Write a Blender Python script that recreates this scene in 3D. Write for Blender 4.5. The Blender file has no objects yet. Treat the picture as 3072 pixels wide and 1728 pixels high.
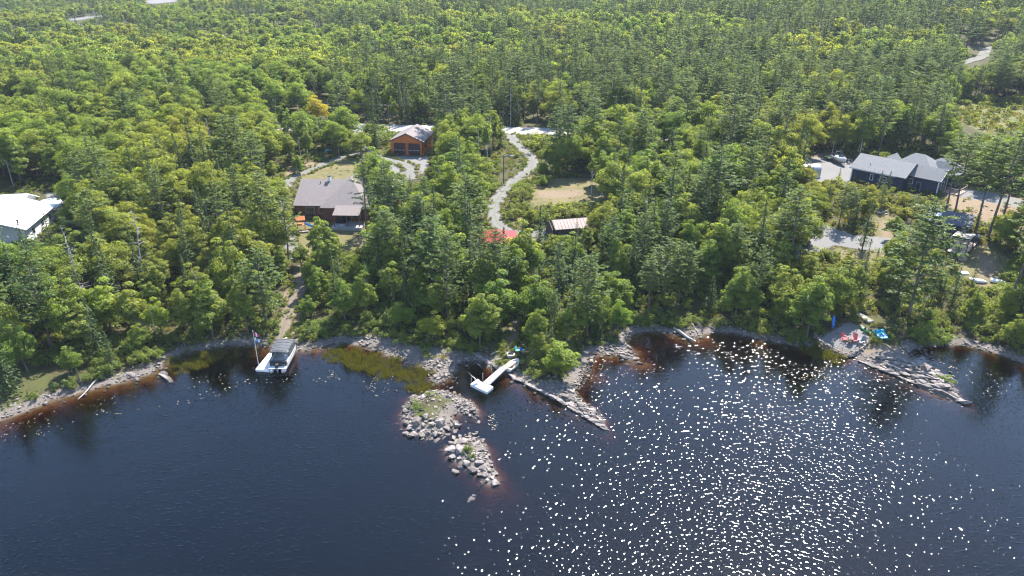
import bpy, bmesh, math, random
import numpy as np
from mathutils import Vector

# ------------------------------------------------------------------ camera, world, sun, exposure
SC = bpy.context.scene
COL = SC.collection
CAM_H, PITCH, FPX = 52.0, math.radians(25.0), 2194.0
SUN_EL, SUN_AZ = math.radians(52.0), math.radians(25.0)      # azimuth measured from +Y towards +X
cam_d = bpy.data.cameras.new('camera')
cam_d.sensor_width = 36.0
cam_d.lens = 36.0 * FPX / 3072.0
cam_d.clip_start, cam_d.clip_end = 0.5, 9000.0
cam = bpy.data.objects.new('camera', cam_d)
COL.objects.link(cam)
cam.location = (0, 0, CAM_H)
cam.rotation_euler = (math.radians(90) - PITCH, 0, 0)
SC.camera = cam

world = bpy.data.worlds.new('World')
SC.world = world
world.use_nodes = True
wn = world.node_tree
sky = wn.nodes.new('ShaderNodeTexSky')
sky.sky_type = 'NISHITA'
sky.sun_disc = False
sky.sun_elevation = SUN_EL
sky.sun_rotation = SUN_AZ
sky.altitude = 50
sky.air_density = 1.0
sky.dust_density = 0.25
sky.ozone_density = 3.0
wn.links.new(sky.outputs['Color'], wn.nodes['Background'].inputs['Color'])
wn.nodes['Background'].inputs['Strength'].default_value = 0.15

sun_d = bpy.data.lights.new('sun', 'SUN')
sun_d.energy = 5.0
sun_d.angle = math.radians(0.53)
sun_d.color = (1.0, 0.95, 0.87)
sun = bpy.data.objects.new('sun', sun_d)
COL.objects.link(sun)
sd = Vector((math.sin(SUN_AZ) * math.cos(SUN_EL), math.cos(SUN_AZ) * math.cos(SUN_EL), math.sin(SUN_EL)))
sun.rotation_euler = sd.to_track_quat('Z', 'Y').to_euler()
sun.location = (60, 150, 120)

SC.view_settings.view_transform = 'Standard'
SC.view_settings.look = 'None'
SC.view_settings.gamma = 1.0
SC.view_settings.exposure = 1.78
SC.view_settings.use_curve_mapping = False
cy = SC.cycles
cy.max_bounces = 5
cy.diffuse_bounces = 3
cy.glossy_bounces = 2
cy.transmission_bounces = 4
cy.transparent_max_bounces = 8
cy.volume_bounces = 0
cy.caustics_reflective = False
cy.caustics_refractive = False
cy.sample_clamp_indirect = 4.0
cy.use_denoising = True
cy.filter_width = 1.15
SC.render.film_transparent = False

RNG = np.random.default_rng(11)
random.seed(7)

# ------------------------------------------------------------------ pixel <-> ground helpers (photo pixels, 3072 wide)
CP, SP = math.cos(PITCH), math.sin(PITCH)


def px3(pts):
    """points read off the photograph's 2576-wide view -> 3072-wide pixels"""
    return [(x * 1.19255, y * 1.19255) for x, y in pts]


def ray(px, py):
    cx, c2 = (px - 1536.0) / FPX, (864.0 - py) / FPX
    return np.array((cx, CP + c2 * SP, -SP + c2 * CP))


def flat(px, py, z=0.0):
    d = ray(px, py)
    t = (z - CAM_H) / d[2]
    return (d[0] * t, d[1] * t)


def proj(x, y, z):
    dx, dy, dz = np.asarray(x, float), np.asarray(y, float), np.asarray(z, float) - CAM_H
    dep = dy * CP - dz * SP
    return 1536 + FPX * dx / dep, 864 - FPX * (dy * SP + dz * CP) / dep


# ------------------------------------------------------------------ shoreline and terrain height
SHORE = px3([(-420, 1330), (-260, 1180), (-130, 1105), (0, 1056), (60, 1036), (130, 1006), (200, 987), (270, 968), (330, 957), (380, 938), (425, 908), (460, 892),
             (520, 880), (580, 870), (640, 869), (700, 874), (740, 884), (790, 876), (850, 864), (900, 868), (950, 882), (1000, 905),
             (1050, 925), (1092, 934), (1112, 930), (1150, 921), (1185, 908), (1215, 912), (1240, 930), (1262, 936), (1290, 951), (1335, 975),
             (1385, 1000), (1425, 1016), (1450, 1040), (1490, 1064), (1527, 1083), (1518, 1052), (1492, 1030), (1462, 1010), (1446, 985), (1448, 966),
             (1468, 935), (1482, 905), (1505, 888), (1550, 892), (1594, 906), (1592, 886), (1574, 866), (1588, 842), (1640, 832), (1690, 838),
             (1740, 848), (1790, 836), (1850, 840), (1900, 852), (1960, 862), (2010, 872), (2072, 888), (2108, 893), (2150, 900), (2190, 920), (2240, 944),
             (2272, 946), (2290, 962), (2330, 984), (2380, 1004), (2428, 1017), (2405, 984), (2392, 955), (2352, 930), (2312, 917),
             (2288, 897), (2300, 878), (2350, 872), (2410, 868), (2450, 873), (2500, 888), (2540, 902), (2576, 916), (2660, 940), (2800, 990), (3000, 1060)])
SHORE_W = [flat(x, y) for x, y in SHORE]
LAND = np.array([(-900.0, SHORE_W[0][1] - 40)] + SHORE_W + [(900.0, SHORE_W[-1][1] - 40), (2500.0, 60), (2500.0, 6000.0), (-2500.0, 6000.0), (-2500.0, 40)])
ISL1 = np.array([flat(x, y) for x, y in px3([(1012, 1035), (1030, 1005), (1068, 986), (1105, 980), (1150, 992), (1185, 1010), (1204, 1030), (1200, 1052), (1170, 1042),
                                             (1150, 1040), (1135, 1052), (1142, 1064), (1130, 1082), (1108, 1096), (1078, 1103), (1050, 1094), (1025, 1080), (1012, 1060)])])
ISL2 = np.array([flat(x, y) for x, y in px3([(1117, 1125), (1138, 1112), (1162, 1100), (1190, 1098), (1213, 1110), (1228, 1130), (1232, 1160), (1245, 1190), (1250, 1215),
                                             (1232, 1222), (1210, 1200), (1180, 1180), (1150, 1165), (1125, 1150)])])
BAR = np.array([flat(x, y) for x, y in px3([(1092, 930), (1150, 918), (1150, 930), (1120, 955), (1088, 968), (1080, 952)])])


def sdist(poly, x, y):
    """signed distance to a polygon, positive inside"""
    x = np.asarray(x, float); y = np.asarray(y, float)
    best = np.full(x.shape, 1e18)
    inside = np.zeros(x.shape, bool)
    n = len(poly)
    for i in range(n):
        ax, ay = poly[i]; bx, by = poly[(i + 1) % n]
        ex, ey = bx - ax, by - ay
        t = np.clip(((x - ax) * ex + (y - ay) * ey) / (ex * ex + ey * ey + 1e-12), 0, 1)
        best = np.minimum(best, (x - ax - t * ex) ** 2 + (y - ay - t * ey) ** 2)
        if by != ay:
            c = ((ay > y) != (by > y)) & (x < (bx - ax) * (y - ay) / (by - ay) + ax)
            inside ^= c
    d = np.sqrt(best)
    return np.where(inside, d, -d)


def wob(x, y, s, p=0.0):
    return (np.sin(x / s + 1.3 + p) * np.cos(y / (s * 0.83) + 0.7 + p) + 0.6 * np.sin((x * 0.7 + y * 0.9) / (s * 0.47) + 2.1 + p) + 0.4 * np.sin((x * 0.5 - y) / (s * 0.29) + p)) / 2.0


def shore_exact(x, y):
    d = sdist(LAND, x, y)
    for p in (ISL1, ISL2, BAR):
        d = np.maximum(d, sdist(p, x, y))
    return d


_gx0, _gy0, _gs, _gnx, _gny = -230.0, 40.0, 0.5, 921, 361
_a, _b = np.meshgrid(_gx0 + np.arange(_gnx) * _gs, _gy0 + np.arange(_gny) * _gs, indexing='ij')
_SD = shore_exact(_a, _b)


def shore_d(x, y):
    """distance inland from the water's edge, negative over the lake (table lookup)"""
    x = np.asarray(x, float); y = np.asarray(y, float)
    u = np.clip((x - _gx0) / _gs, 0, _gnx - 1.001); v = np.clip((y - _gy0) / _gs, 0, _gny - 1.001)
    i, j = u.astype(int), v.astype(int)
    a, b = u - i, v - j
    d = _SD[i, j] * (1 - a) * (1 - b) + _SD[i + 1, j] * a * (1 - b) + _SD[i, j + 1] * (1 - a) * b + _SD[i + 1, j + 1] * a * b
    return d + np.maximum(y - (_gy0 + (_gny - 1) * _gs), 0)


def hgt(x, y, d=None):
    x = np.asarray(x, float); y = np.asarray(y, float)
    if d is None:
        d = shore_d(x, y)
    up = np.interp(d, [0, 1, 2.5, 6, 15, 40, 80, 300, 900, 5000], [-.03, .16, .42, .95, 1.9, 4.3, 6.3, 8.5, 13, 30])
    dn = np.interp(-d, [0, 1.0, 3, 5, 8, 14, 40], [-.03, -.20, -.60, -1.15, -2.4, -4.6, -7.5])
    isl = np.maximum(np.clip(1.25 - np.hypot(x + 7, y - 71) / 13, 0, 1), np.maximum(np.clip(1.2 - np.hypot(x - 10, y - 73) / 9, 0, 1), np.clip(1.2 - np.hypot(x - 58, y - 85) / 14, 0, 1)))
    z = np.where(d > 0, up * (1 + 1.0 * isl * (d < 12)), dn * (1 + 2.6 * isl))
    k = np.clip(np.abs(d) / 3.0, 0, 1)
    z = z + k * (0.10 * wob(x, y, 3.1) + 0.12 * wob(x, y, 9.0, 1.0) * np.clip(d / 10, 0.2, 1))
    z = z + np.clip(-d / 2, 0, 1) * np.clip(1.5 + d / 12, 0, 1) * 0.30 * wob(x, y, 2.3, 4.0)
    return z + np.clip((d - 60) / 120, 0, 1) * 1.8 * wob(x, y, 70.0, 2.0) + np.clip((d - 150) / 250, 0, 1) * 5.0 * wob(x, y, 130.0, 5.0) + np.clip((x - 30) / 220, 0, 1) * np.clip((y - 250) / 270, 0, 1) * 23.0


def G(px, py, z=None):
    """ground point under a pixel of the photograph"""
    d = ray(px, py)
    if z is not None:
        t = (z - CAM_H) / d[2]
        return Vector((d[0] * t, d[1] * t, z))
    h = 3.0
    for _ in range(14):
        t = (h - CAM_H) / d[2]
        h = 0.5 * h + 0.5 * float(hgt(np.array([d[0] * t]), np.array([d[1] * t]))[0])
    t = (h - CAM_H) / d[2]
    return Vector((d[0] * t, d[1] * t, h))


def GZ(x, y):
    return float(hgt(np.array([x]), np.array([y]))[0])


def wpoly(pts):
    return np.array([(G(x, y).x, G(x, y).y) for x, y in pts])


def height_for(b, top_py):
    """height of a vertical thing standing at b whose top shows at image row top_py"""
    k = (864.0 - top_py) / FPX
    # (dy*SP + dz*CP) = k*(dy*CP - dz*SP)
    dz = (k * b.y * CP - b.y * SP) / (CP + k * SP)
    return dz + CAM_H - b.z


# ------------------------------------------------------------------ materials
MATS = {}


def newmat(name):
    m = bpy.data.materials.new(name)
    m.use_nodes = True
    m.node_tree.nodes.clear()
    MATS[name] = m
    return m, m.node_tree


def nd(nt, t, **kw):
    n = nt.nodes.new(t)
    for k, v in kw.items():
        if k in n.inputs:
            n.inputs[k].default_value = v
        else:
            setattr(n, k, v)
    return n


def ramp(nt, fac, stops):
    r = nt.nodes.new('ShaderNodeValToRGB')
    e = r.color_ramp.elements
    while len(e) < len(stops):
        e.new(0.5)
    for i, (p, c) in enumerate(stops):
        e[i].position = p
        e[i].color = (*c, 1) if len(c) == 3 else c
    nt.links.new(fac, r.inputs['Fac'])
    return r.outputs['Color']


def mixc(nt, fac, a, b, mode='MIX'):
    m = nt.nodes.new('ShaderNodeMix')
    m.data_type = 'RGBA'
    m.blend_type = mode
    for s, v in ((m.inputs['Factor'], fac), (m.inputs['A'], a), (m.inputs['B'], b)):
        if isinstance(v, (int, float)):
            s.default_value = v
        elif isinstance(v, tuple):
            s.default_value = (*v[:3], 1)
        else:
            nt.links.new(v, s)
    return m.outputs['Result']


def mth(nt, op, a, b=0.0, clamp=False):
    m = nt.nodes.new('ShaderNodeMath')
    m.operation = op
    m.use_clamp = clamp
    for s, v in ((m.inputs[0], a), (m.inputs[1], b)):
        if isinstance(v, (int, float)):
            s.default_value = v
        else:
            nt.links.new(v, s)
    return m.outputs[0]


def noise(nt, scale, detail=3.0, coord=None, rough=0.55):
    n = nd(nt, 'ShaderNodeTexNoise', Scale=scale, Detail=detail, Roughness=rough)
    if coord is None:
        coord = nt.nodes.new('ShaderNodeNewGeometry').outputs['Position']
    nt.links.new(coord, n.inputs['Vector'])
    return n.outputs['Fac']


def pm(name, c1, c2=None, scale=2.0, rough=0.7, bump=0.0, metallic=0.0, spec=0.4, objvar=0.0, detail=4.0, stops=(0.3, 0.7), wet=False):
    """plain procedural material: two tones of the thing's own colour mixed by noise"""
    if name in MATS:
        return MATS[name]
    m, nt = newmat(name)
    out = nd(nt, 'ShaderNodeOutputMaterial')
    b = nd(nt, 'ShaderNodeBsdfPrincipled', Roughness=rough, Metallic=metallic)
    b.inputs['Specular IOR Level'].default_value = spec
    c2 = c2 or tuple(v * 0.75 for v in c1)
    tc = nt.nodes.new('ShaderNodeTexCoord').outputs['Object']
    nf = noise(nt, scale, detail, tc)
    c = ramp(nt, nf, [(stops[0], c1), (stops[1], c2)])
    if objvar:
        oi = nt.nodes.new('ShaderNodeObjectInfo')
        v = mth(nt, 'ADD', mth(nt, 'MULTIPLY', oi.outputs['Random'], objvar * 2), 1 - objvar)
        cc = nt.nodes.new('ShaderNodeCombineColor')
        for i in range(3):
            nt.links.new(v, cc.inputs[i])
        c = mixc(nt, 1.0, c, cc.outputs[0], 'MULTIPLY')
    if wet:      # stone soaked near the waterline, pale lichen spots above
        g = nt.nodes.new('ShaderNodeNewGeometry')
        sx = nt.nodes.new('ShaderNodeSeparateXYZ'); nt.links.new(g.outputs['Position'], sx.inputs[0])
        lich = ramp(nt, noise(nt, 2.2, 5, g.outputs['Position']), [(0.56, (0, 0, 0)), (0.66, (.6,) * 3)])
        c = mixc(nt, lich, c, tuple(min(1, v * 1.5) for v in c1))
        zz = mth(nt, 'ADD', sx.outputs['Z'], mth(nt, 'MULTIPLY', nf, .14))
        wf = ramp(nt, zz, [(0.13, (1, 1, 1)), (0.24, (0, 0, 0))])
        c = mixc(nt, wf, c, tuple(v * .32 for v in c1))
    nt.links.new(c, b.inputs['Base Color'])
    if bump:
        bp = nd(nt, 'ShaderNodeBump', Strength=bump, Distance=0.05)
        nt.links.new(noise(nt, scale * 4, 4, tc), bp.inputs['Height'])
        nt.links.new(bp.outputs['Normal'], b.inputs['Normal'])
    nt.links.new(b.outputs[0], out.inputs['Surface'])
    return m


def leafmat(name, ca, cb, cy, trans=0.36, spread=0.5):
    """leaf colour: two tones by individual, a third in drifts over the ground, tint per leaf, object colour on top"""
    m, nt = newmat(name)
    L = nt.links
    out = nd(nt, 'ShaderNodeOutputMaterial')
    oi = nt.nodes.new('ShaderNodeObjectInfo')
    at = nt.nodes.new('ShaderNodeAttribute'); at.attribute_name = 'tint'
    c = mixc(nt, oi.outputs['Random'], ca, cb)
    nz = noise(nt, 0.022, 2.0, oi.outputs['Location'])
    f = ramp(nt, nz, [(0.48, (0, 0, 0)), (0.68, (spread,) * 3)])
    c = mixc(nt, f, c, cy)
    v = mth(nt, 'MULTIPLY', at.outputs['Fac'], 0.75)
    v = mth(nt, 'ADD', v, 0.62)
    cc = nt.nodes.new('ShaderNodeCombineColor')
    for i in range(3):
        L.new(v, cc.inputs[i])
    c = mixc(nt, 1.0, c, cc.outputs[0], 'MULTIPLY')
    c = mixc(nt, 1.0, c, oi.outputs['Color'], 'MULTIPLY')
    ct = mixc(nt, 1.0, c, (2.2, 2.0, 0.8), 'MULTIPLY')
    df = nt.nodes.new('ShaderNodeBsdfDiffuse'); tr = nt.nodes.new('ShaderNodeBsdfTranslucent'); gl = nd(nt, 'ShaderNodeBsdfGlossy', Roughness=0.45)
    gl.inputs['Color'].default_value = (1, 1, 1, 1)
    L.new(c, df.inputs['Color']); L.new(ct, tr.inputs['Color'])
    mx = nd(nt, 'ShaderNodeMixShader'); mx.inputs[0].default_value = trans
    L.new(df.outputs[0], mx.inputs[1]); L.new(tr.outputs[0], mx.inputs[2])
    m2 = nd(nt, 'ShaderNodeMixShader'); m2.inputs[0].default_value = 0.012
    L.new(mx.outputs[0], m2.inputs[1]); L.new(gl.outputs[0], m2.inputs[2])
    L.new(m2.outputs[0], out.inputs['Surface'])
    return m


M_BROAD = leafmat('broadleaf_leaf', (0.118, 0.178, 0.028), (0.168, 0.205, 0.034), (0.205, 0.204, 0.030), 0.56, 0.75)
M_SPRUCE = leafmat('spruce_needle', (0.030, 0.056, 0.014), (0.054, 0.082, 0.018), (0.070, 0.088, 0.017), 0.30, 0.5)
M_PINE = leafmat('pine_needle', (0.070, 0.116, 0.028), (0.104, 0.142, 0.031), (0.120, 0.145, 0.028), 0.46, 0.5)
M_SHRUB = leafmat('shrub_leaf', (0.100, 0.148, 0.026), (0.138, 0.168, 0.033), (0.168, 0.166, 0.033), 0.52, 0.7)
M_GRASS = leafmat('grass_blade', (0.10, 0.112, 0.026), (0.145, 0.135, 0.038), (0.16, 0.135, 0.042), 0.35, 0.6)
M_REED = leafmat('reed_blade', (0.062, 0.070, 0.010), (0.085, 0.082, 0.013), (0.085, 0.072, 0.012), 0.35, 0.4)
M_BARK = pm('bark', (0.115, 0.09, 0.07), (0.06, 0.05, 0.042), 3.0, 0.9, 0.3)
M_PBARK = pm('pine_bark', (0.15, 0.115, 0.095), (0.075, 0.06, 0.052), 3.0, 0.9, 0.3)
M_WBARK = pm('birch_bark', (0.56, 0.53, 0.48), (0.30, 0.28, 0.25), 2.5, 0.8, 0.1)
M_DEAD = pm('dead_wood', (0.36, 0.33, 0.30), (0.20, 0.18, 0.165), 2.0, 0.9, 0.2)
M_ROCK = pm('granite', (0.190, 0.158, 0.134), (0.080, 0.069, 0.062), 1.6, 0.85, 0.5, objvar=0.38, wet=True)
M_SLATE = pm('slate_ledge', (0.205, 0.174, 0.158), (0.098, 0.084, 0.08), 1.3, 0.85, 0.6, objvar=0.3, wet=True)

# ------------------------------------------------------------------ mesh helpers


def mk_mesh(name, V, F, mats, mi=None, attrs=None, smooth=False):
    """F: list of (n,k) index arrays"""
    me = bpy.data.meshes.new(name)
    V = np.asarray(V, np.float32)
    F = [np.asarray(f, np.int32) for f in (F if isinstance(F, list) else [F]) if len(f)]
    me.vertices.add(len(V)); me.vertices.foreach_set('co', V.ravel())
    tot = sum(f.size for f in F); npoly = sum(len(f) for f in F)
    me.loops.add(tot); me.loops.foreach_set('vertex_index', np.concatenate([f.ravel() for f in F]))
    me.polygons.add(npoly)
    ks = np.concatenate([np.full(len(f), f.shape[1], np.int32) for f in F])
    st = np.concatenate([[0], np.cumsum(ks)[:-1]]).astype(np.int32)
    me.polygons.foreach_set('loop_start', st)
    if mi is not None:
        me.polygons.foreach_set('material_index', np.asarray(mi, np.int32))
    me.polygons.foreach_set('use_smooth', np.full(npoly, smooth, bool))
    for m in (mats if isinstance(mats, (list, tuple)) else [mats]):
        me.materials.append(m)
    for an, (ty, arr) in (attrs or {}).items():
        a = me.attributes.new(an, ty, 'POINT')
        a.data.foreach_set('color' if ty == 'FLOAT_COLOR' else 'vector' if ty == 'FLOAT_VECTOR' else 'value', np.asarray(arr, np.float32).ravel() if ty != 'INT' else np.asarray(arr, np.int32))
    me.update()
    me.validate()
    return me


def link(name, me, parent=None, loc=None, rot=None, sc=None):
    o = bpy.data.objects.new(name, me)
    COL.objects.link(o)
    if parent is not None:
        o.parent = parent
    if loc is not None:
        o.location = loc
    if rot is not None:
        o.rotation_euler = rot if isinstance(rot, (tuple, list)) else (0, 0, rot)
    if sc is not None:
        o.scale = sc if isinstance(sc, (tuple, list)) else (sc, sc, sc)
    return o


def tag(o, label, cat, group=None, kind=None):
    if label: o['label'] = label
    if cat: o['category'] = cat
    if group: o['group'] = group
    if kind: o['kind'] = kind
    return o


def thing(name, label, cat, loc=(0, 0, 0), rot=0.0, group=None):
    o = link(name, None, None, loc, rot)
    o.empty_display_size = 0.5
    return tag(o, label, cat, group)


def tube(pts, rad, k=6, cap=True):
    pts = np.asarray(pts, float); rad = np.asarray(rad, float)
    n = len(pts)
    t = np.gradient(pts, axis=0)
    t /= np.linalg.norm(t, axis=1, keepdims=True) + 1e-9
    ref = np.where(np.abs(t[:, 2:3]) > 0.9, np.array([[1.0, 0, 0]]), np.array([[0, 0, 1.0]]))
    a = np.cross(t, ref); a /= np.linalg.norm(a, axis=1, keepdims=True) + 1e-9
    b = np.cross(t, a)
    th = np.arange(k) * 2 * math.pi / k
    V = pts[:, None, :] + rad[:, None, None] * (np.cos(th)[None, :, None] * a[:, None, :] + np.sin(th)[None, :, None] * b[:, None, :])
    V = V.reshape(-1, 3)
    i = np.arange(n - 1)[:, None] * k + np.arange(k)[None, :]
    j = np.arange(n - 1)[:, None] * k + (np.arange(k)[None, :] + 1) % k
    F = np.stack([i, j, j + k, i + k], -1).reshape(-1, 4)
    return V, F


class MB:
    """collects solids, builds one mesh object"""
    def __init__(s):
        s.v, s.f, s.n = [], [], 0

    def add(s, V, F):
        s.v.append(np.asarray(V, float))
        for f in F:
            s.f.append([int(q) + s.n for q in f])
        s.n += len(V)
        return s

    def box(s, x0, x1, y0, y1, z0, z1):
        V = [(x, y, z) for z in (z0, z1) for x, y in ((x0, y0), (x1, y0), (x1, y1), (x0, y1))]
        return s.add(V, [(3, 2, 1, 0), (4, 5, 6, 7), (0, 1, 5, 4), (1, 2, 6, 5), (2, 3, 7, 6), (3, 0, 4, 7)])

    def bar(s, a, b, w, h=None):
        """rectangular bar from a to b"""
        h = h or w
        a, b = Vector(a), Vector(b)
        t = (b - a).normalized()
        r = Vector((0, 0, 1)) if abs(t.z) < 0.95 else Vector((0, 1, 0))
        u = t.cross(r).normalized() * w / 2
        v = u.cross(t).normalized() * h / 2
        V = [p + q for p in (a, b) for q in (-u - v, u - v, u + v, -u + v)]
        return s.add([tuple(p) for p in V], [(0, 1, 2, 3), (7, 6, 5, 4), (0, 4, 5, 1), (1, 5, 6, 2), (2, 6, 7, 3), (3, 7, 4, 0)])

    def tube(s, pts, rad, k=8):
        if isinstance(rad, (int, float)):
            rad = [rad] * len(pts)
        V, F = tube(pts, rad, k)
        s.add(V, F)
        m = s.n - len(V)
        s.f.append([m + i for i in range(k)])
        s.f.append([s.n - 1 - i for i in range(k)])
        return s

    def prism(s, poly, z0, z1):
        n = len(poly)
        V = [(x, y, z0) for x, y in poly] + [(x, y, z1) for x, y in poly]
        return s.add(V, [tuple(range(n))[::-1], tuple(range(n, 2 * n))] + [(i, (i + 1) % n, n + (i + 1) % n, n + i) for i in range(n)])

    def poly(s, pts, thick=0.0):
        """a flat panel with thickness along -normal"""
        P = [Vector(p) for p in pts]
        nrm = (P[1] - P[0]).cross(P[2] - P[0]).normalized()
        n = len(P)
        V = [tuple(p) for p in P] + [tuple(p - nrm * thick) for p in P]
        return s.add(V, [tuple(range(n)), tuple(range(n, 2 * n))[::-1]] + [(i, n + i, n + (i + 1) % n, (i + 1) % n) for i in range(n)])

    def loft(s, rings, close=True, caps=True):
        k = len(rings[0])
        V = [p for r in rings for p in r]
        F = []
        for i in range(len(rings) - 1):
            for j in range(k if close else k - 1):
                F.append((i * k + j, i * k + (j + 1) % k, (i + 1) * k + (j + 1) % k, (i + 1) * k + j))
        if caps:
            F.append(tuple(range(k))[::-1]); F.append(tuple((len(rings) - 1) * k + j for j in range(k)))
        return s.add(V, F)

    def mesh(s, name, mat, smooth=False, bevel=0.0):
        me = bpy.data.meshes.new(name)
        me.from_pydata([tuple(p) for a in s.v for p in a], [], s.f)
        if bevel or True:
            bm = bmesh.new(); bm.from_mesh(me)
            bmesh.ops.recalc_face_normals(bm, faces=bm.faces)
            if bevel:
                bmesh.ops.bevel(bm, geom=[e for e in bm.edges if e.calc_face_angle(0) > 0.5], offset=bevel, segments=2, affect='EDGES', profile=0.6)
            bm.to_mesh(me); bm.free()
        if smooth:
            me.polygons.foreach_set('use_smooth', [True] * len(me.polygons))
        me.materials.append(mat)
        me.update()
        return me

    def build(s, name, mat, parent=None, smooth=False, bevel=0.0, **kw):
        return link(name, s.mesh(name, mat, smooth, bevel), parent, **kw)

# ------------------------------------------------------------------ zones on the ground (photo pixels)
Z_GRAVEL = [
    [(1165, 468), (1290, 470), (1285, 505), (1255, 530), (1190, 540), (1150, 500)],                         # garage apron
    [(2400, 490), (2440, 472), (2560, 478), (2555, 545), (2420, 545)],                                      # navy house yard
    [(2810, 545), (2960, 575), (3072, 600), (3072, 625), (2950, 605), (2805, 572)],
    [(2425, 685), (2470, 672), (2560, 705), (2660, 712), (2740, 735), (2730, 775), (2600, 750), (2500, 735), (2460, 765), (2425, 765)],
    [(2340, 640), (2360, 640), (2440, 690), (2420, 700)],
    [(1560, 690), (1650, 685), (1650, 715), (1600, 740), (1560, 720)],                                      # red cottage parking
    [(2450, 1020), (2510, 985), (2545, 965), (2600, 985), (2610, 1010), (2595, 1045), (2590, 1062), (2540, 1060), (2490, 1040)],   # beach patio
    [(820, 640), (860, 640), (880, 700), (900, 780), (880, 790), (850, 720)],
    [(135, 580), (200, 575), (190, 640), (160, 660)],
]
Z_LAWN = [
    [(870, 660), (1090, 660), (1110, 700), (1080, 760), (1000, 755), (900, 790), (870, 730)],
    [(1575, 530), (1800, 535), (1820, 600), (1760, 625), (1600, 620), (1570, 580)],
    [(2870, 740), (2960, 735), (3040, 780), (3030, 850), (2960, 870), (2880, 830)],
    [(2620, 640), (2690, 640), (2690, 720), (2620, 720)],
    [(2500, 740), (2700, 765), (2680, 830), (2520, 810)],
    [(1540, 560), (1600, 500), (1640, 500), (1600, 560), (1560, 680), (1510, 680)],
    [(860, 500), (1100, 470), (1150, 470), (1150, 540), (1000, 545), (860, 560)],
]
Z_DIRT = [
    [(1612, 572), (1745, 568), (1755, 586), (1690, 596), (1612, 592)],
    [(2640, 660), (2680, 660), (2675, 715), (2640, 715)],
    [(2830, 560), (3072, 580), (3072, 700), (2960, 670), (2840, 620)],
    [(2930, 760), (2990, 770), (2985, 840), (2930, 830)],
    [(960, 500), (880, 530), (860, 560), (850, 520), (940, 480)],
    [(2380, 480), (2480, 455), (2560, 470), (2480, 480), (2420, 500)],
    [(2430, 1075), (2700, 1040), (2760, 1130), (2860, 1180), (2700, 1160), (2560, 1090)],
    [(840, 880), (905, 850), (900, 1000), (880, 1040), (830, 1035), (860, 960)],
    [(60, 740), (200, 720), (230, 780), (100, 790)],
    [(395, 880), (470, 870), (460, 1000), (400, 1030)],
]
Z_MEADOW = [
    [(2850, 310), (3072, 300), (3140, 400), (2960, 400), (2860, 360)],
]
Z_PALE = [
    [(428, 6), (470, -2), (540, -4), (530, 5), (450, 12)], [(185, 58), (250, 49), (320, 42), (326, 48), (260, 57), (200, 66)], [(30, 96), (70, 100), (110, 108), (106, 113), (40, 106)],
    [(2722, 226), (2748, 226), (2748, 236), (2724, 236)],
]
Z_BARE = [      # open stony ground: beach, the two spits
    [(1040, 1012), (1150, 1008), (1260, 1042), (1400, 1056), (1500, 1072), (1490, 1100), (1400, 1088), (1320, 1118), (1200, 1088), (1100, 1056)],
    [(1580, 1140), (1660, 1140), (1725, 1160), (1760, 1130), (1765, 1060), (1800, 1050), (1790, 1180), (1840, 1300), (1700, 1240)],
    [(2600, 1060), (2760, 1050), (2800, 1100), (2860, 1140), (2910, 1220), (2760, 1180), (2600, 1100)],
    [(1860, 1030), (1910, 1040), (1910, 1090), (1800, 1070)],
]
W_BARE = [wpoly(p) for p in Z_BARE]
W_GRAVEL = [wpoly(p) for p in Z_GRAVEL]
W_LAWN = [wpoly(p) for p in Z_LAWN]
W_DIRT = [wpoly(p) for p in Z_DIRT]
W_MEADOW = [wpoly(p) for p in Z_MEADOW]
W_PALE = [wpoly(p) for p in Z_PALE]


def zmask(polys, x, y, soft):
    m = np.zeros(x.shape)
    for p in polys:
        lo, hi = p.min(0) - 6, p.max(0) + 6
        k = (x > lo[0]) & (x < hi[0]) & (y > lo[1]) & (y < hi[1])
        if k.any():
            m[k] = np.maximum(m[k], np.clip(0.5 + sdist(p, x[k], y[k]) / soft, 0, 1))
    return m


# ------------------------------------------------------------------ ground: one sheet from the lake bed to the horizon
def axis(a0, a1, step, grow, end0, end1):
    mid = list(np.arange(a0, a1 + step / 2, step))
    s, v = step, a1
    while v < end1:
        s *= grow; v += s; mid.append(v)
    s, v, pre = step, a0, []
    while v > end0:
        s *= grow; v -= s; pre.append(v)
    return np.array(pre[::-1] + mid)


xs = axis(-92, 92, 0.6, 1.05, -4000, 4000)
ys = axis(58, 150, 0.6, 1.016, -900, 7000)
XX, YY = np.meshgrid(xs, ys, indexing='ij')
gx, gy = XX.ravel(), YY.ravel()
gd = shore_d(gx, gy)
gd = np.where(gy < 40, -80.0, gd)
gz = hgt(gx, gy, gd)
rough = np.clip(1 - np.abs(gd - 1.0) / 3.5, 0, 1)
gz = gz + rough * (RNG.random(len(gz)) - 0.5) * 0.22
nx, ny = len(xs), len(ys)
ii = (np.arange(nx - 1)[:, None] * ny + np.arange(ny - 1)[None, :])
GF = np.stack([ii, ii + ny, ii + ny + 1, ii + 1], -1).reshape(-1, 4)
bare = zmask(W_BARE, gx, gy, 3.0)
zone = np.stack([np.maximum(zmask(W_GRAVEL, gx, gy, 1.6), zmask(W_PALE, gx, gy, 4.0)), zmask(W_LAWN, gx, gy, 4.0), zmask(W_DIRT, gx, gy, 5.0), zmask(W_MEADOW, gx, gy, 8.0)], -1)

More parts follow.
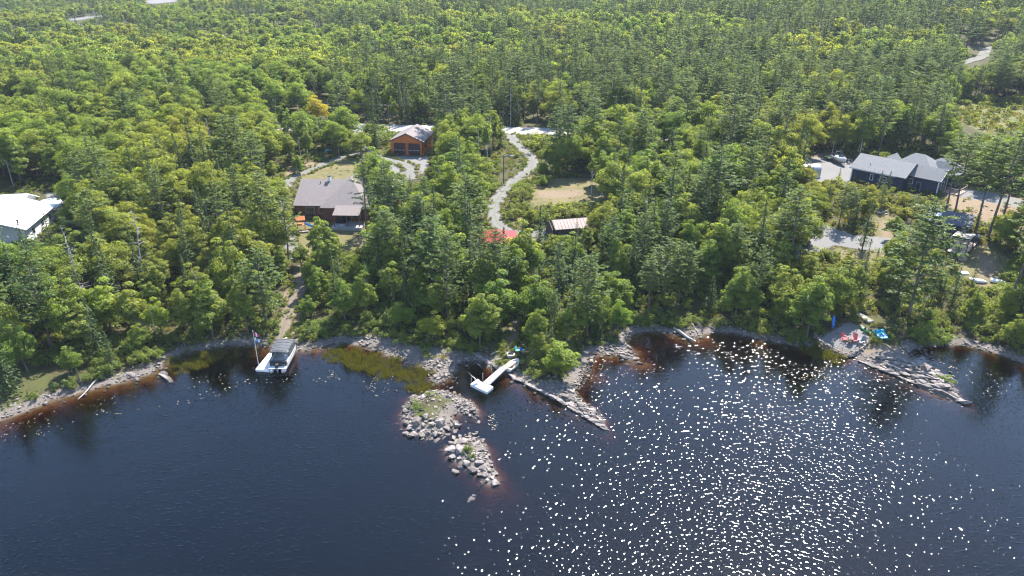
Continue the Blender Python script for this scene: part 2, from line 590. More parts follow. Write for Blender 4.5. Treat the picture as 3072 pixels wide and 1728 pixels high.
m, nt = newmat('ground')
L = nt.links
out = nd(nt, 'ShaderNodeOutputMaterial')
bs = nd(nt, 'ShaderNodeBsdfPrincipled', Roughness=0.95); bs.inputs['Specular IOR Level'].default_value = 0.15
za = nt.nodes.new('ShaderNodeAttribute'); za.attribute_name = 'zone'
sa = nt.nodes.new('ShaderNodeAttribute'); sa.attribute_name = 'shore'
sep = nt.nodes.new('ShaderNodeSeparateColor'); L.new(za.outputs['Color'], sep.inputs[0])
n1, n2, n3 = noise(nt, 0.35, 5), noise(nt, 2.6, 5), noise(nt, 9.0, 3)
floor_c = ramp(nt, n2, [(0.3, (0.031, 0.026, 0.016)), (0.55, (0.053, 0.046, 0.022)), (0.75, (0.093, 0.068, 0.040))])
green_c = ramp(nt, n3, [(0.3, (0.046, 0.056, 0.015)), (0.7, (0.074, 0.081, 0.025))])
c = mixc(nt, ramp(nt, n1, [(0.42, (0, 0, 0)), (0.6, (0.7,) * 3)]), floor_c, green_c)
lawn_c = ramp(nt, n1, [(0.3, (0.074, 0.077, 0.027)), (0.5, (0.114, 0.099, 0.042)), (0.7, (0.154, 0.119, 0.065))])
lawn_c = mixc(nt, 0.25, lawn_c, ramp(nt, n3, [(0.3, (0.059, 0.065, 0.020)), (0.7, (0.174, 0.139, 0.074))]))
dirt_c = ramp(nt, n2, [(0.3, (0.198, 0.149, 0.099)), (0.7, (0.129, 0.094, 0.062))])
grav_c = ramp(nt, n3, [(0.3, (0.169, 0.164, 0.156)), (0.7, (0.124, 0.119, 0.114))])
mead_c = ramp(nt, noise(nt, 0.12, 5), [(0.3, (0.079, 0.092, 0.034)), (0.6, (0.124, 0.124, 0.052))])


def edge(fac, amt=0.5):
    """break up a zone's border with noise"""
    v = mth(nt, 'ADD', fac, mth(nt, 'MULTIPLY', mth(nt, 'SUBTRACT', n2, 0.5), amt * 2))
    return ramp(nt, v, [(0.42, (0, 0, 0)), (0.62, (1, 1, 1))])


c = mixc(nt, edge(sep.outputs[1]), c, lawn_c)
c = mixc(nt, edge(za.outputs['Alpha']), c, mead_c)
c = mixc(nt, edge(sep.outputs[2]), c, dirt_c)
c = mixc(nt, edge(sep.outputs[0], 0.35), c, grav_c)
shore_c = ramp(nt, n3, [(0.25, (0.177, 0.155, 0.134)), (0.5, (0.117, 0.101, 0.086)), (0.75, (0.069, 0.060, 0.054))])
c = mixc(nt, edge(sa.outputs['Fac'], 0.7), c, shore_c)
bed_c = ramp(nt, n2, [(0.3, (0.135, 0.104, 0.059)), (0.5, (0.090, 0.068, 0.036)), (0.7, (0.054, 0.041, 0.023))])
ba = nt.nodes.new('ShaderNodeAttribute'); ba.attribute_name = 'bed'
c = mixc(nt, ba.outputs['Fac'], c, bed_c)
L.new(c, bs.inputs['Base Color'])
bp = nd(nt, 'ShaderNodeBump', Strength=0.6, Distance=0.08)
L.new(n3, bp.inputs['Height']); L.new(bp.outputs[0], bs.inputs['Normal'])
L.new(bs.outputs[0], out.inputs['Surface'])
shore_m = np.maximum(np.clip(1.15 - gd / 2.6, 0, 1), bare) * (gd > -0.5)
bed_m = np.clip(-gd / 0.8, 0, 1)
ground = link('ground', mk_mesh('ground', np.stack([gx, gy, gz], -1), GF, m, attrs={'zone': ('FLOAT_COLOR', zone), 'shore': ('FLOAT', shore_m), 'bed': ('FLOAT', bed_m)}, smooth=True))
ground['kind'] = 'structure'

# ------------------------------------------------------------------ lake: a closed body of tea-coloured water
m, nt = newmat('lake_water')
L = nt.links
out = nd(nt, 'ShaderNodeOutputMaterial')
geo = nt.nodes.new('ShaderNodeNewGeometry')
mp1 = nt.nodes.new('ShaderNodeMapping'); mp1.inputs['Scale'].default_value = (0.8, 1.15, 1.0); mp1.inputs['Rotation'].default_value = (0, 0, math.radians(-14))
L.new(geo.outputs['Position'], mp1.inputs['Vector'])
w1 = noise(nt, 0.9, 1.0, mp1.outputs[0], 0.5)
w2 = noise(nt, 3.4, 0.0, mp1.outputs[0], 0.5)
w3 = noise(nt, 0.22, 1.0, mp1.outputs[0], 0.5)
patch = ramp(nt, noise(nt, 0.035, 2.0, geo.outputs['Position']), [(0.32, (0.35,) * 3), (0.5, (.75,) * 3), (0.7, (1.0, 1.0, 1.0))])
hh = mth(nt, 'ADD', mth(nt, 'MULTIPLY', w1, 0.04), mth(nt, 'MULTIPLY', w2, 0.012))
hh = mth(nt, 'ADD', hh, mth(nt, 'MULTIPLY', w3, 0.16))
chop = ramp(nt, noise(nt, 2.7, 0.0, mp1.outputs[0], 0.5), [(0.605, (0, 0, 0)), (0.88, (1, 1, 1))])
hh = mth(nt, 'ADD', hh, mth(nt, 'MULTIPLY', chop, 0.135))
hh = mth(nt, 'MULTIPLY', hh, patch)
bp = nd(nt, 'ShaderNodeBump', Strength=1.0, Distance=0.30)
L.new(hh, bp.inputs['Height'])
fr = nd(nt, 'ShaderNodeFresnel', IOR=1.333)
L.new(bp.outputs[0], fr.inputs['Normal'])
gl = nd(nt, 'ShaderNodeBsdfGlossy', Roughness=0.15, distribution='BECKMANN'); gl.inputs['Color'].default_value = (1, 1, 1, 1)
L.new(bp.outputs[0], gl.inputs['Normal'])
tr = nt.nodes.new('ShaderNodeBsdfTransparent')
mx = nt.nodes.new('ShaderNodeMixShader')
L.new(fr.outputs[0], mx.inputs[0]); L.new(tr.outputs[0], mx.inputs[1]); L.new(gl.outputs[0], mx.inputs[2])
L.new(mx.outputs[0], out.inputs['Surface'])
va = nd(nt, 'ShaderNodeVolumeAbsorption', Density=1.0)
va.inputs['Color'].default_value = (0.52, 0.22, 0.0, 1)
va.inputs['Density'].default_value = 3.1
L.new(va.outputs[0], out.inputs['Volume'])
lake = MB().box(-1500, 1500, -800, 190, -12.0, 0.0).build('lake', m)
lake['kind'] = 'structure'

# ------------------------------------------------------------------ roads and drives
def roadmat(name, c1, c2, verge):
    m, nt = newmat(name)
    out = nd(nt, 'ShaderNodeOutputMaterial')
    bs = nd(nt, 'ShaderNodeBsdfPrincipled', Roughness=0.95); bs.inputs['Specular IOR Level'].default_value = 0.15
    at = nt.nodes.new('ShaderNodeAttribute'); at.attribute_name = 'across'
    n1, n2 = noise(nt, 1.1, 5), noise(nt, 7.0, 3)
    c = ramp(nt, n2, [(0.3, c1), (0.7, c2)])
    c = mixc(nt, ramp(nt, n1, [(0.45, (0, 0, 0)), (0.7, (.55,) * 3)]), c, tuple(v * .66 for v in c2))
    t = mth(nt, 'ADD', at.outputs['Fac'], mth(nt, 'MULTIPLY', mth(nt, 'SUBTRACT', n1, .5), .35))
    hump = ramp(nt, t, [(0.0, (.6,) * 3), (.16, (.1,) * 3), (.5, (0, 0, 0)), (.78, (.15,) * 3), (.98, (1, 1, 1))])
    c = mixc(nt, hump, c, verge)
    nt.links.new(c, bs.inputs['Base Color'])
    bp = nd(nt, 'ShaderNodeBump', Strength=.5, Distance=.05)
    nt.links.new(n2, bp.inputs['Height']); nt.links.new(bp.outputs[0], bs.inputs['Normal'])
    nt.links.new(bs.outputs[0], out.inputs['Surface'])
    return m


M_ROAD = roadmat('gravel_road', (0.33, 0.315, 0.29), (0.26, 0.245, 0.23), (0.17, 0.15, 0.10))
M_DRIVE = roadmat('gravel_drive', (0.165, 0.158, 0.15), (0.12, 0.116, 0.11), (0.11, 0.105, 0.06))


def smooth_line(P, n=10):
    P = [np.array(p, float) for p in P]
    P = [2 * P[0] - P[1]] + P + [2 * P[-1] - P[-2]]
    o = []
    for i in range(1, len(P) - 2):
        for t in np.linspace(0, 1, n, endpoint=False):
            a, b, c_, d = P[i - 1], P[i], P[i + 1], P[i + 2]
            o.append(0.5 * ((2 * b) + (c_ - a) * t + (2 * a - 5 * b + 4 * c_ - d) * t * t + (3 * b - a - 3 * c_ + d) * t ** 3))
    o.append(P[-2])
    return np.array(o)


ROADLINES = []


def road(name, pxs, width, mat, lift=0.10):
    W = smooth_line([G(x, y)[:2] for x, y in pxs])
    t = np.gradient(W, axis=0); t /= np.linalg.norm(t, axis=1, keepdims=True)
    nrm = np.stack([-t[:, 1], t[:, 0]], -1)
    offs = np.linspace(-0.5, 0.5, 7)
    wv = width * (1 + 0.08 * np.sin(np.arange(len(W)) * 0.9))
    P = W[:, None, :] + nrm[:, None, :] * (offs[None, :, None] * wv[:, None, None])
    P = P.reshape(-1, 2)
    z = hgt(P[:, 0], P[:, 1]) + lift - 0.05 * np.tile(np.abs(offs) > 0.45, len(W))
    n, k = len(W), 7
    i = np.arange(n - 1)[:, None] * k + np.arange(k - 1)[None, :]
    F = np.stack([i, i + 1, i + k + 1, i + k], -1).reshape(-1, 4)
    o = link(name, mk_mesh(name, np.column_stack([P, z]), F, mat, attrs={'across': ('FLOAT', np.tile(np.abs(offs) * 2, len(W)))}, smooth=True))
    o['kind'] = 'structure'
    ROADLINES.append((W, width))
    return o


road('gravel_road', [(-700, 330), (-200, 352), (300, 366), (640, 374), (850, 381), (1050, 384), (1200, 386), (1400, 388), (1520, 392), (1640, 394), (1800, 402), (1960, 410), (2200, 425)], 9.5, M_ROAD, 0.14)
road('driveway', [(1530, 402), (1548, 430), (1580, 458), (1597, 482), (1592, 505), (1560, 530), (1522, 562), (1492, 600), (1483, 640), (1498, 676), (1540, 698), (1600, 702), (1655, 694)], 3.3, M_DRIVE)
road('driveway', [(1060, 390), (1080, 425), (1110, 458), (1155, 478), (1200, 490), (1230, 505), (1230, 540)], 3.2, M_DRIVE)
road('driveway', [(1110, 458), (1040, 468), (985, 490), (930, 512), (880, 535), (850, 570), (843, 620), (850, 660), (862, 700), (880, 760)], 2.7, M_DRIVE)
road('gravel_road', [(2860, 200), (2900, 185), (2945, 172), (2960, 150), (3000, 140)], 4.2, M_DRIVE, 0.2)
road('footpath', [(880, 800), (900, 860), (868, 930), (850, 990), (838, 1030)], 2.2, roadmat('earth_path', (0.17, 0.135, 0.105), (0.12, 0.095, 0.075), (0.09, 0.085, 0.045)))
road('footpath', [(1548, 960), (1535, 1010), (1528, 1040), (1528, 1065)], 1.8, MATS['earth_path'])

# ------------------------------------------------------------------ foliage
def unit(a):
    return a / (np.linalg.norm(a, axis=-1, keepdims=True) + 1e-9)


def kites(P, N, T, ln, wd, rng, fold=0.18):
    """a small folded leaf spray for each point"""
    N = unit(N)
    T = unit(T - N * (T * N).sum(-1, keepdims=True))
    B = np.cross(N, T)
    ln = ln[:, None]; wd = wd[:, None]
    V = np.stack([P - T * ln * .5, P + B * wd * .5 - N * wd * fold + T * ln * .08, P + T * ln * .5, P - B * wd * .5 - N * wd * fold + T * ln * .08], 1)
    n = len(P)
    F = np.arange(n * 4).reshape(n, 4)
    return V.reshape(-1, 3), F


def rdir(rng, n):
    v = rng.normal(size=(n, 3))
    return unit(v)


class Tree:
    def __init__(s):
        s.tv, s.tf, s.tn = [], [], 0
        s.P, s.N, s.T, s.l, s.w, s.t = [], [], [], [], [], []

    def limb(s, pts, rad, k=5):
        V, F = tube(pts, rad, k)
        s.tv.append(V); s.tf.append(F + s.tn); s.tn += len(V)

    def leaves(s, P, N, T, l, w, t):
        s.P.append(P); s.N.append(N); s.T.append(T); s.l.append(l); s.w.append(w); s.t.append(t)

    def finish(s, name, leafm, barkm, rng):
        TV = np.concatenate(s.tv) if s.tv else np.zeros((0, 3)); TF = np.concatenate(s.tf) if s.tf else np.zeros((0, 4), int)
        r = {'trunk': None, 'crown': None}
        if len(TV):
            r['trunk'] = mk_mesh(name + '_trunk', TV, TF, barkm, smooth=True)
        if s.P:
            P = np.concatenate(s.P)
            V, F = kites(P, np.concatenate(s.N), np.concatenate(s.T), np.concatenate(s.l), np.concatenate(s.w), rng)
            tint = np.repeat(np.concatenate(s.t), 4)
            r['crown'] = mk_mesh(name + '_crown', V, F, leafm, attrs={'tint': ('FLOAT', tint)})
            VV = np.concatenate([TV, V]); FF = np.concatenate([TF, F + len(TV)])
            r['all'] = mk_mesh(name, VV, FF, [barkm, leafm], mi=np.concatenate([np.zeros(len(TF), int), np.ones(len(F), int)]), attrs={'tint': ('FLOAT', np.concatenate([np.zeros(len(TV)), tint]))})
        else:
            r['all'] = r['trunk']
        return r


def broadleaf(seed, H=11.0, R=3.3, nclump=46, nleaf=4200, size=0.34, base=0.28, sparse=0.0, leafm=None, bark=None, name='broadleaf', tr=0.13, droop=0.0):
    rng = np.random.default_rng(seed)
    t = Tree()
    cz, rz = H * (1 + base) / 2, H * (1 - base) / 2
    ns = int(rng.integers(4, 7))                                  # several leaders, so the outline stays ragged
    sa = rng.random() * 6.28 + np.arange(ns) * 6.283 / ns + rng.normal(size=ns) * .4
    so = R * rng.uniform(.15, .62, ns); so[0] = 0
    sr = R * rng.uniform(.34, .58, ns); sr[0] = R * .55
    sh = rng.uniform(.62, .98, ns); sh[0] = 1.0
    lowz = H * (base + rng.uniform(0, .12, ns))
    si = rng.choice(ns, nclump, p=sr ** 2 / (sr ** 2).sum())
    d = rdir(rng, nclump)
    d[:, 2] = d[:, 2] * .85 + .12
    rr = rng.random(nclump) ** 0.4 * rng.uniform(.72, 1.0, nclump)
    hz_ = (H * sh[si] * .95 - lowz[si]) / 2
    C = np.stack([np.cos(sa[si]) * so[si] + d[:, 0] * sr[si] * rr, np.sin(sa[si]) * so[si] + d[:, 1] * sr[si] * rr, lowz[si] + hz_ + d[:, 2] * hz_ * rr], -1)
    C[:, :2] *= (1.0 - 0.35 * np.clip((C[:, 2:3] - cz) / rz, 0, 1))
    cr = R * rng.uniform(0.11, 0.27, nclump)
    k = rng.integers(0, nclump, nleaf)
    dd = rdir(rng, nleaf); dd[:, 2] = np.where(dd[:, 2] < -0.25, -dd[:, 2] * 0.6, dd[:, 2])
    dd = unit(dd)
    q = (rng.random(nleaf) ** 0.5 * 0.52 + 0.54)[:, None]
    P = C[k] + dd * q * cr[k][:, None] * np.array([1, 1, 0.72])
    out = unit(P - np.array([0, 0, cz - rz * 0.3]))
    N = dd * 0.62 + out * 0.15 + np.array([0, 0, 0.42]) + rng.normal(size=(nleaf, 3)) * 0.42
    T = rdir(rng, nleaf) + dd * 0.5
    sz = size * rng.uniform(0.65, 1.35, nleaf)
    ct = rng.uniform(0.2, 0.8, nclump)
    tint = np.clip(ct[k] * 0.6 + rng.random(nleaf) * 0.4, 0, 1)
    t.leaves(P, N, T, sz, sz * 0.72, tint)
    top = H * 0.86
    zz = np.linspace(-0.5, top, 7)
    lean = np.cumsum(rng.normal(size=(7, 2)) * 0.10, 0)
    lean -= lean[0]
    t.limb(np.column_stack([lean, zz]), np.linspace(tr, tr * 0.2, 7) * np.array([1.35] + [1] * 6), 6)
    for j in rng.choice(nclump, min(nclump, 14), replace=False):
        z0 = np.clip(C[j, 2] - rng.uniform(1.0, 3.0), H * base * 0.7, top * 0.92)
        b0 = np.array([np.interp(z0, zz, lean[:, 0]), np.interp(z0, zz, lean[:, 1]), z0])
        m_ = (b0 + C[j]) / 2 + np.array([0, 0, -0.2])
        t.limb(np.array([b0, m_, C[j]]), [tr * .42, tr * .28, tr * .1], 4)
    return t.finish(name, leafm or M_BROAD, bark or M_BARK, rng)


def spruce(seed, H=13.0, R=2.2, base=0.12, step=0.36, nb=7, sp=0.26, size=0.46, thin=0.0, leafm=None, name='spruce'):
    rng = np.random.default_rng(seed)
    t = Tree()
    t.limb(np.array([[0, 0, -0.5], [0, 0, H * .5], [0, 0, H]]), [0.16, 0.09, 0.015], 6)
    z = H * base
    P, N, T, l, w, tt = [], [], [], [], [], []
    while z < H * 0.985:
        u = (z - H * base) / (H * (1 - base))
        Lr = R * (1 - u) ** 0.82 * (0.62 + 0.38 * min(1, u * 5 + 0.3)) + 0.10
        n = max(3, int(nb * (0.55 + 0.45 * (1 - u))))
        a0 = rng.random() * 6.28
        for b in range(n):
            if rng.random() < thin:
                continue
            a = a0 + b * 6.283 / n + rng.normal() * 0.22
            Lb = Lr * rng.uniform(0.62, 1.18)
            dr = np.array([math.cos(a), math.sin(a), 0])
            sd_ = np.array([-dr[1], dr[0], 0])
            m_ = max(2, int(Lb / sp))
            s = (np.arange(m_) + rng.random(m_)) / m_
            sag = -0.34 * (1 - u) * 1.0 - 0.05
            zz = z + Lb * (sag * s + 0.16 * s ** 3) + rng.normal(size=m_) * 0.04
            wd = (1 - s * 0.55) * Lb * 0.24
            off = rng.uniform(-1, 1, m_)
            p = dr[None] * (Lb * s)[:, None] + sd_[None] * (off * wd)[:, None]
            p = np.column_stack([p[:, :2], zz - np.abs(off) * wd * 0.25])
            P.append(p)
            N.append(np.array([0, 0, 1.0]) + dr[None] * 0.25 + rng.normal(size=(m_, 3)) * 0.30)
            T.append(dr[None] * 0.9 + sd_[None] * (off * 0.9)[:, None] + np.array([0, 0, -0.18]) + rng.normal(size=(m_, 3)) * 0.12)
            ll = size * rng.uniform(0.7, 1.3, m_) * (0.75 + 0.35 * (1 - u))
            l.append(ll); w.append(ll * 0.58)
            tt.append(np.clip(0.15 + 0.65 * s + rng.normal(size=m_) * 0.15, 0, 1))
        z += step * (1.15 - 0.45 * u) * rng.uniform(0.8, 1.2)
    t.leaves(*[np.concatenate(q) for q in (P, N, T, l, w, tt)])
    k = 14
    t.leaves(np.column_stack([rng.normal(size=(k, 2)) * 0.05, H - rng.random(k) * 0.7]), rdir(rng, k) + 0.2, np.tile([0, 0, 1.0], (k, 1)) + rng.normal(size=(k, 3)) * .3, np.full(k, size * .8), np.full(k, size * .35), np.full(k, 0.7))
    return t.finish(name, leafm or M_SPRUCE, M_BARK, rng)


def pine(seed, H=18.0, R=3.8, base=0.32, whorl=0.85, nb=4, tuft=11, size=0.44, bare=0.32, name='pine', tr=0.22):
    rng = np.random.default_rng(seed)
    t = Tree()
    zz = np.linspace(-0.6, H, 6)
    lean = np.cumsum(rng.normal(size=(6, 2)) * 0.12, 0); lean -= lean[0]
    t.limb(np.column_stack([lean, zz]), np.linspace(tr, 0.03, 6) * np.array([1.25, 1, 1, 1, 1, 1]), 7)
    z = H * base
    while z < H * 0.97:
        u = (z - H * base) / (H * (1 - base))
        prof = (0.55 + 0.9 * u if u < 0.4 else 0.91 * ((1 - u) / 0.6) ** 0.75) + 0.08
        a0 = rng.random() * 6.28
        for b in range(nb):
            if rng.random() < 0.14:
                continue
            a = a0 + b * 6.283 / nb + rng.normal() * 0.35
            Lb = R * prof * rng.uniform(0.55, 1.25)
            up = rng.uniform(-0.06, 0.30) + 0.35 * u
            dr = np.array([math.cos(a), math.sin(a), 0]); sd_ = np.array([-dr[1], dr[0], 0])
            o = np.array([np.interp(z, zz, lean[:, 0]), np.interp(z, zz, lean[:, 1]), z])
            e = o + dr * Lb + np.array([0, 0, up * Lb])
            t.limb(np.array([o, (o + e) / 2 - np.array([0, 0, .05 * Lb]), e]), [0.055, 0.038, 0.012], 4)
            nt_ = max(2, int(Lb / 0.46))
            for s in np.linspace(bare, 1.02, nt_):
                wdt = Lb * 0.30 * (1 - abs(s - 0.68) * 0.9)
                c_ = o + (e - o) * s + sd_ * rng.uniform(-1, 1) * wdt + np.array([0, 0, rng.uniform(0.0, 0.14)])
                m_ = tuft
                dd = rdir(rng, m_); dd[:, 2] = np.abs(dd[:, 2]) * 0.75
                p = c_ + dd * np.array([0.42, 0.42, 0.17]) * rng.uniform(0.4, 1.1, (m_, 1)) * (0.8 + 0.25 * (1 - u))
                N = np.array([0, 0, 0.95]) + dd * 0.30 + rng.normal(size=(m_, 3)) * 0.32
                T = dd + dr * 0.5
                ll = size * rng.uniform(0.7, 1.3, m_)
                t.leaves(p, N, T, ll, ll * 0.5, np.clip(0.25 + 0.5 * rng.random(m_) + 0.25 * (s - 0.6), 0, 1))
        z += whorl * rng.uniform(0.75, 1.3) * (1.0 - 0.35 * u)
    return t.finish(name, M_PINE, M_PBARK, rng)


def dead(seed, H=11.0, nb=26, name='dead', mat=None, blen=1.0, top=1.0):
    rng = np.random.default_rng(seed)
    t = Tree()
    zz = np.linspace(-0.5, H, 6)
    lean = np.cumsum(rng.normal(size=(6, 2)) * 0.16, 0); lean -= lean[0]
    t.limb(np.column_stack([lean, zz]), np.linspace(0.15, 0.03, 6), 6)
    for i in range(nb):
        u = rng.uniform(0.25, 0.98)
        z = H * u
        a = rng.random() * 6.28
        Lb = blen * rng.uniform(0.5, 2.0) * (1.25 - u)
        o = np.array([np.interp(z, zz, lean[:, 0]), np.interp(z, zz, lean[:, 1]), z])
        e = o + np.array([math.cos(a) * Lb, math.sin(a) * Lb, rng.uniform(-0.1, 0.6) * Lb])
        m_ = (o + e) / 2 + rng.normal(size=3) * 0.08 * Lb
        t.limb(np.array([o, m_, e]), [0.04, 0.028, 0.01], 4)
        if Lb > 0.9:
            e2 = m_ + (e - m_) * 0.6 + rng.normal(size=3) * 0.35 * Lb
            t.limb(np.array([m_, (m_ + e2) / 2, e2]), [0.022, 0.016, 0.008], 3)
    return t.finish(name, None, mat or M_DEAD, rng)


def shrub(seed, H=1.6, R=1.1, n=900, size=0.20, leafm=None, name='shrub', ncl=14):
    rng = np.random.default_rng(seed)
    t = Tree()
    C = np.column_stack([rng.normal(size=(ncl, 2)) * R * 0.45, rng.uniform(0.15, 0.78, ncl) * H])
    cr = R * rng.uniform(0.28, 0.5, ncl)
    k = rng.integers(0, ncl, n)
    dd = rdir(rng, n); dd[:, 2] = np.where(dd[:, 2] < -0.3, -dd[:, 2], dd[:, 2])
    P = C[k] + dd * cr[k][:, None] * rng.uniform(0.4, 1.05, (n, 1)) * np.array([1, 1, 0.8])
    P[:, 2] = np.maximum(P[:, 2], 0.02)
    N = dd * 0.5 + np.array([0, 0, 0.5]) + rng.normal(size=(n, 3)) * 0.45
    sz = size * rng.uniform(0.6, 1.4, n)
    t.leaves(P, N, rdir(rng, n) + dd * .5, sz, sz * 0.65, np.clip(rng.random(ncl)[k] * 0.5 + rng.random(n) * .5, 0, 1))
    for j in range(5):
        t.limb(np.array([[0, 0, -.2], C[j] * .5, C[j]]), [.035, .025, .01], 4)
    return t.finish(name, leafm or M_SHRUB, M_BARK, rng)


def tuft(seed, H=0.7, R=0.5, n=60, wd=0.035, leafm=None, name='tuft', lean=0.35):
    """a clump of upright blades"""
    rng = np.random.default_rng(seed)
    t = Tree()
    p0 = np.column_stack([rng.normal(size=(n, 2)) * R * 0.5, np.zeros(n)])
    T = np.column_stack([rng.normal(size=(n, 2)) * lean, np.ones(n)])
    h = H * rng.uniform(0.5, 1.15, n)
    t.leaves(p0 + unit(T) * h[:, None] * .45, np.column_stack([rng.normal(size=(n, 2)), np.full(n, .2)]), T, h, np.full(n, wd), rng.random(n))
    return t.finish(name, leafm or M_GRASS, M_BARK, rng)


KIND = {
    'broadleaf_tree': [broadleaf(100 + i, H=h, R=r, nclump=nc, nleaf=int(nl * 1.7), size=.25, base=b) for i, (h, r, nc, nl, b) in enumerate([(11, 4.5, 120, 8000, .20), (12, 4.1, 100, 7200, .24), (10, 4.7, 130, 8200, .16), (12.5, 5.0, 140, 9200, .22), (10.5, 3.2, 84, 6400, .05), (11.5, 3.7, 80, 5400, .30), (10, 3.4, 90, 6600, .04), (11, 3.0, 70, 5600, .12)])],
    'spruce_tree': [spruce(200 + i, H=h, R=r, base=b, thin=th) for i, (h, r, b, th) in enumerate([(13, 2.3, .08, .05), (14, 2.0, .16, .12), (12, 2.5, .06, .0), (15, 1.9, .24, .22), (13.5, 2.2, .12, .1)])],
    'pine_tree': [pine(300 + i, H=h, R=r, base=b, nb=n, whorl=w) for i, (h, r, b, n, w) in enumerate([(18, 3.9, .26, 4, .85), (17, 3.4, .36, 4, .9), (19, 4.3, .22, 5, .9), (18, 3.0, .45, 4, .8), (16, 4.0, .18, 5, .82)])],
    'birch_tree': [broadleaf(400 + i, H=12, R=r, nclump=50, nleaf=2600, size=.28, base=.36, bark=M_WBARK, name='birch', tr=.11) for i, r in enumerate([2.1, 2.5, 1.9])],
    'dead_tree': [dead(500 + i, H=11, nb=n) for i, n in enumerate([30, 22, 36])],
    'shrub': [shrub(600 + i, H=h, R=r) for i, (h, r) in enumerate([(1.6, 1.2), (2.2, 1.1), (1.3, 1.4), (2.6, 1.3)])],
    'young_spruce': [spruce(700 + i, H=4.2, R=1.15, base=.03, step=.22, nb=7, sp=.16, size=.27, name='young_spruce') for i in range(3)],
}
PH = {'broadleaf_tree': [11, 12, 10, 12.5, 10.5, 11.5, 10, 11], 'spruce_tree': [13, 14, 12, 15, 13.5], 'pine_tree': [18, 17, 19, 18, 16], 'birch_tree': [12, 12, 12], 'dead_tree': [11, 11, 11],
      'shrub': [1.6, 2.2, 1.3, 2.6], 'young_spruce': [4.2] * 3}
PR = {'broadleaf_tree': 3.1, 'spruce_tree': 1.9, 'pine_tree': 3.4, 'birch_tree': 2.2, 'dead_tree': 1.0, 'shrub': 1.1, 'young_spruce': 1.0}
FAR = {   # lighter meshes for the far woods
    'broadleaf_tree': [broadleaf(800 + i, H=11, R=r, nclump=72, nleaf=2700, size=.58, base=.2, name='far_broadleaf') for i, r in enumerate([5.3, 4.6, 5.8, 4.2])],
    'spruce_tree': [spruce(820 + i, H=13, R=r, base=.1, step=.6, nb=6, sp=.42, size=.75, name='far_spruce') for i, r in enumerate([2.2, 1.9, 2.4])],
    'pine_tree': [pine(840 + i, H=17, R=r, base=.25, whorl=1.25, nb=4, tuft=6, size=.72, name='far_pine') for i, r in enumerate([3.9, 3.5])],
    'birch_tree': [broadleaf(860, H=12, R=2.2, nclump=34, nleaf=900, size=.55, base=.4, bark=M_WBARK, name='far_birch', tr=.12)],
    'dead_tree': [dead(870, H=10, nb=16, name='far_dead')],
    'young_spruce': [spruce(880 + i, H=7, R=1.3, base=.03, step=.5, nb=6, sp=.34, size=.55, name='far_young_spruce') for i in range(2)],
}
FH = {'broadleaf_tree': 11, 'spruce_tree': 13, 'pine_tree': 17, 'birch_tree': 12, 'dead_tree': 10, 'young_spruce': 7}

# ------------------------------------------------------------------ where the photograph must stay open (pixels no fill tree may cover)
OPEN = [
    [(1160, 372), (1290, 372), (1292, 482), (1262, 520), (1180, 500), (1160, 470)],
    [(845, 515), (1055, 510), (1075, 560), (1075, 660), (1040, 690), (870, 668), (845, 600)],
    [(1515, 384), (1650, 386), (1650, 404), (1560, 408), (1600, 460), (1618, 505), (1590, 520), (1540, 560), (1515, 600), (1503, 650), (1512, 675), (1500, 680), (1466, 640), (1475, 590), (1510, 545), (1560, 505), (1570, 480), (1535, 440), (1515, 405)],
    [(1450, 690), (1535, 690), (1530, 705), (1490, 708)],
    [(1550, 750), (1590, 745), (1600, 760), (1570, 775)],
    [(1645, 655), (1765, 650), (1770, 685), (1700, 700), (1645, 705)],
    [(2545, 462), (2815, 462), (2815, 520), (2790, 575), (2700, 575), (2640, 540), (2545, 540)],
    [(2440, 470), (2550, 470), (2550, 525), (2460, 535)],
    [(2780, 618), (2890, 630), (2880, 700), (2935, 715), (2930, 740), (2890, 800), (2830, 790), (2815, 720), (2790, 690)],
    [(2900, 760), (3020, 770), (3020, 850), (2900, 850)],
    [(2440, 706), (2490, 700), (2560, 718), (2660, 726), (2640, 742), (2560, 738), (2470, 745)],
    [(1590, 555), (1800, 555), (1800, 600), (1600, 605)],
    [(870, 680), (910, 680), (915, 740), (870, 770)], [(1000, 680), (1085, 680), (1085, 745), (1010, 745)],
    [(0, 560), (175, 570), (165, 640), (140, 700), (0, 700)],
    [(850, 960), (885, 960), (885, 1040), (840, 1040)], [(1510, 1000), (1560, 1000), (1575, 1060), (1500, 1060)],
    [(2475, 960), (2720, 940), (2740, 1060), (2700, 1100), (2480, 1050)],
    [(2880, 310), (3072, 310), (3072, 390), (2900, 395)],
    [(2820, 545), (3060, 560), (3060, 620), (2900, 640), (2820, 620)],
    [(2890, 160), (2960, 140), (2975, 175), (2900, 200)],
    [(435, -4), (530, -4), (530, 5), (440, 10)], [(200, 56), (260, 50), (310, 44), (310, 48), (215, 62)], [(40, 98), (105, 108), (100, 111), (44, 104)],
    [(1040, 374), (1062, 374), (1062, 392), (1040, 396)], [(1150, 376), (1180, 376), (1180, 390), (1150, 390)], [(830, 372), (870, 372), (870, 388), (830, 388)],
    [(965, 482), (1015, 466), (1022, 474), (965, 505)],
    [(1640, 300), (1656, 300), (1656, 372), (1640, 372)],
    [(1500, 462), (1540, 462), (1540, 560), (1500, 560)],
]
OPEN.append([(1640, 388), (1790, 394), (1790, 404), (1640, 404)])
OPEN.append([(928, 292), (975, 288), (988, 345), (940, 345)])
OPEN = [np.array(p, float) for p in OPEN]
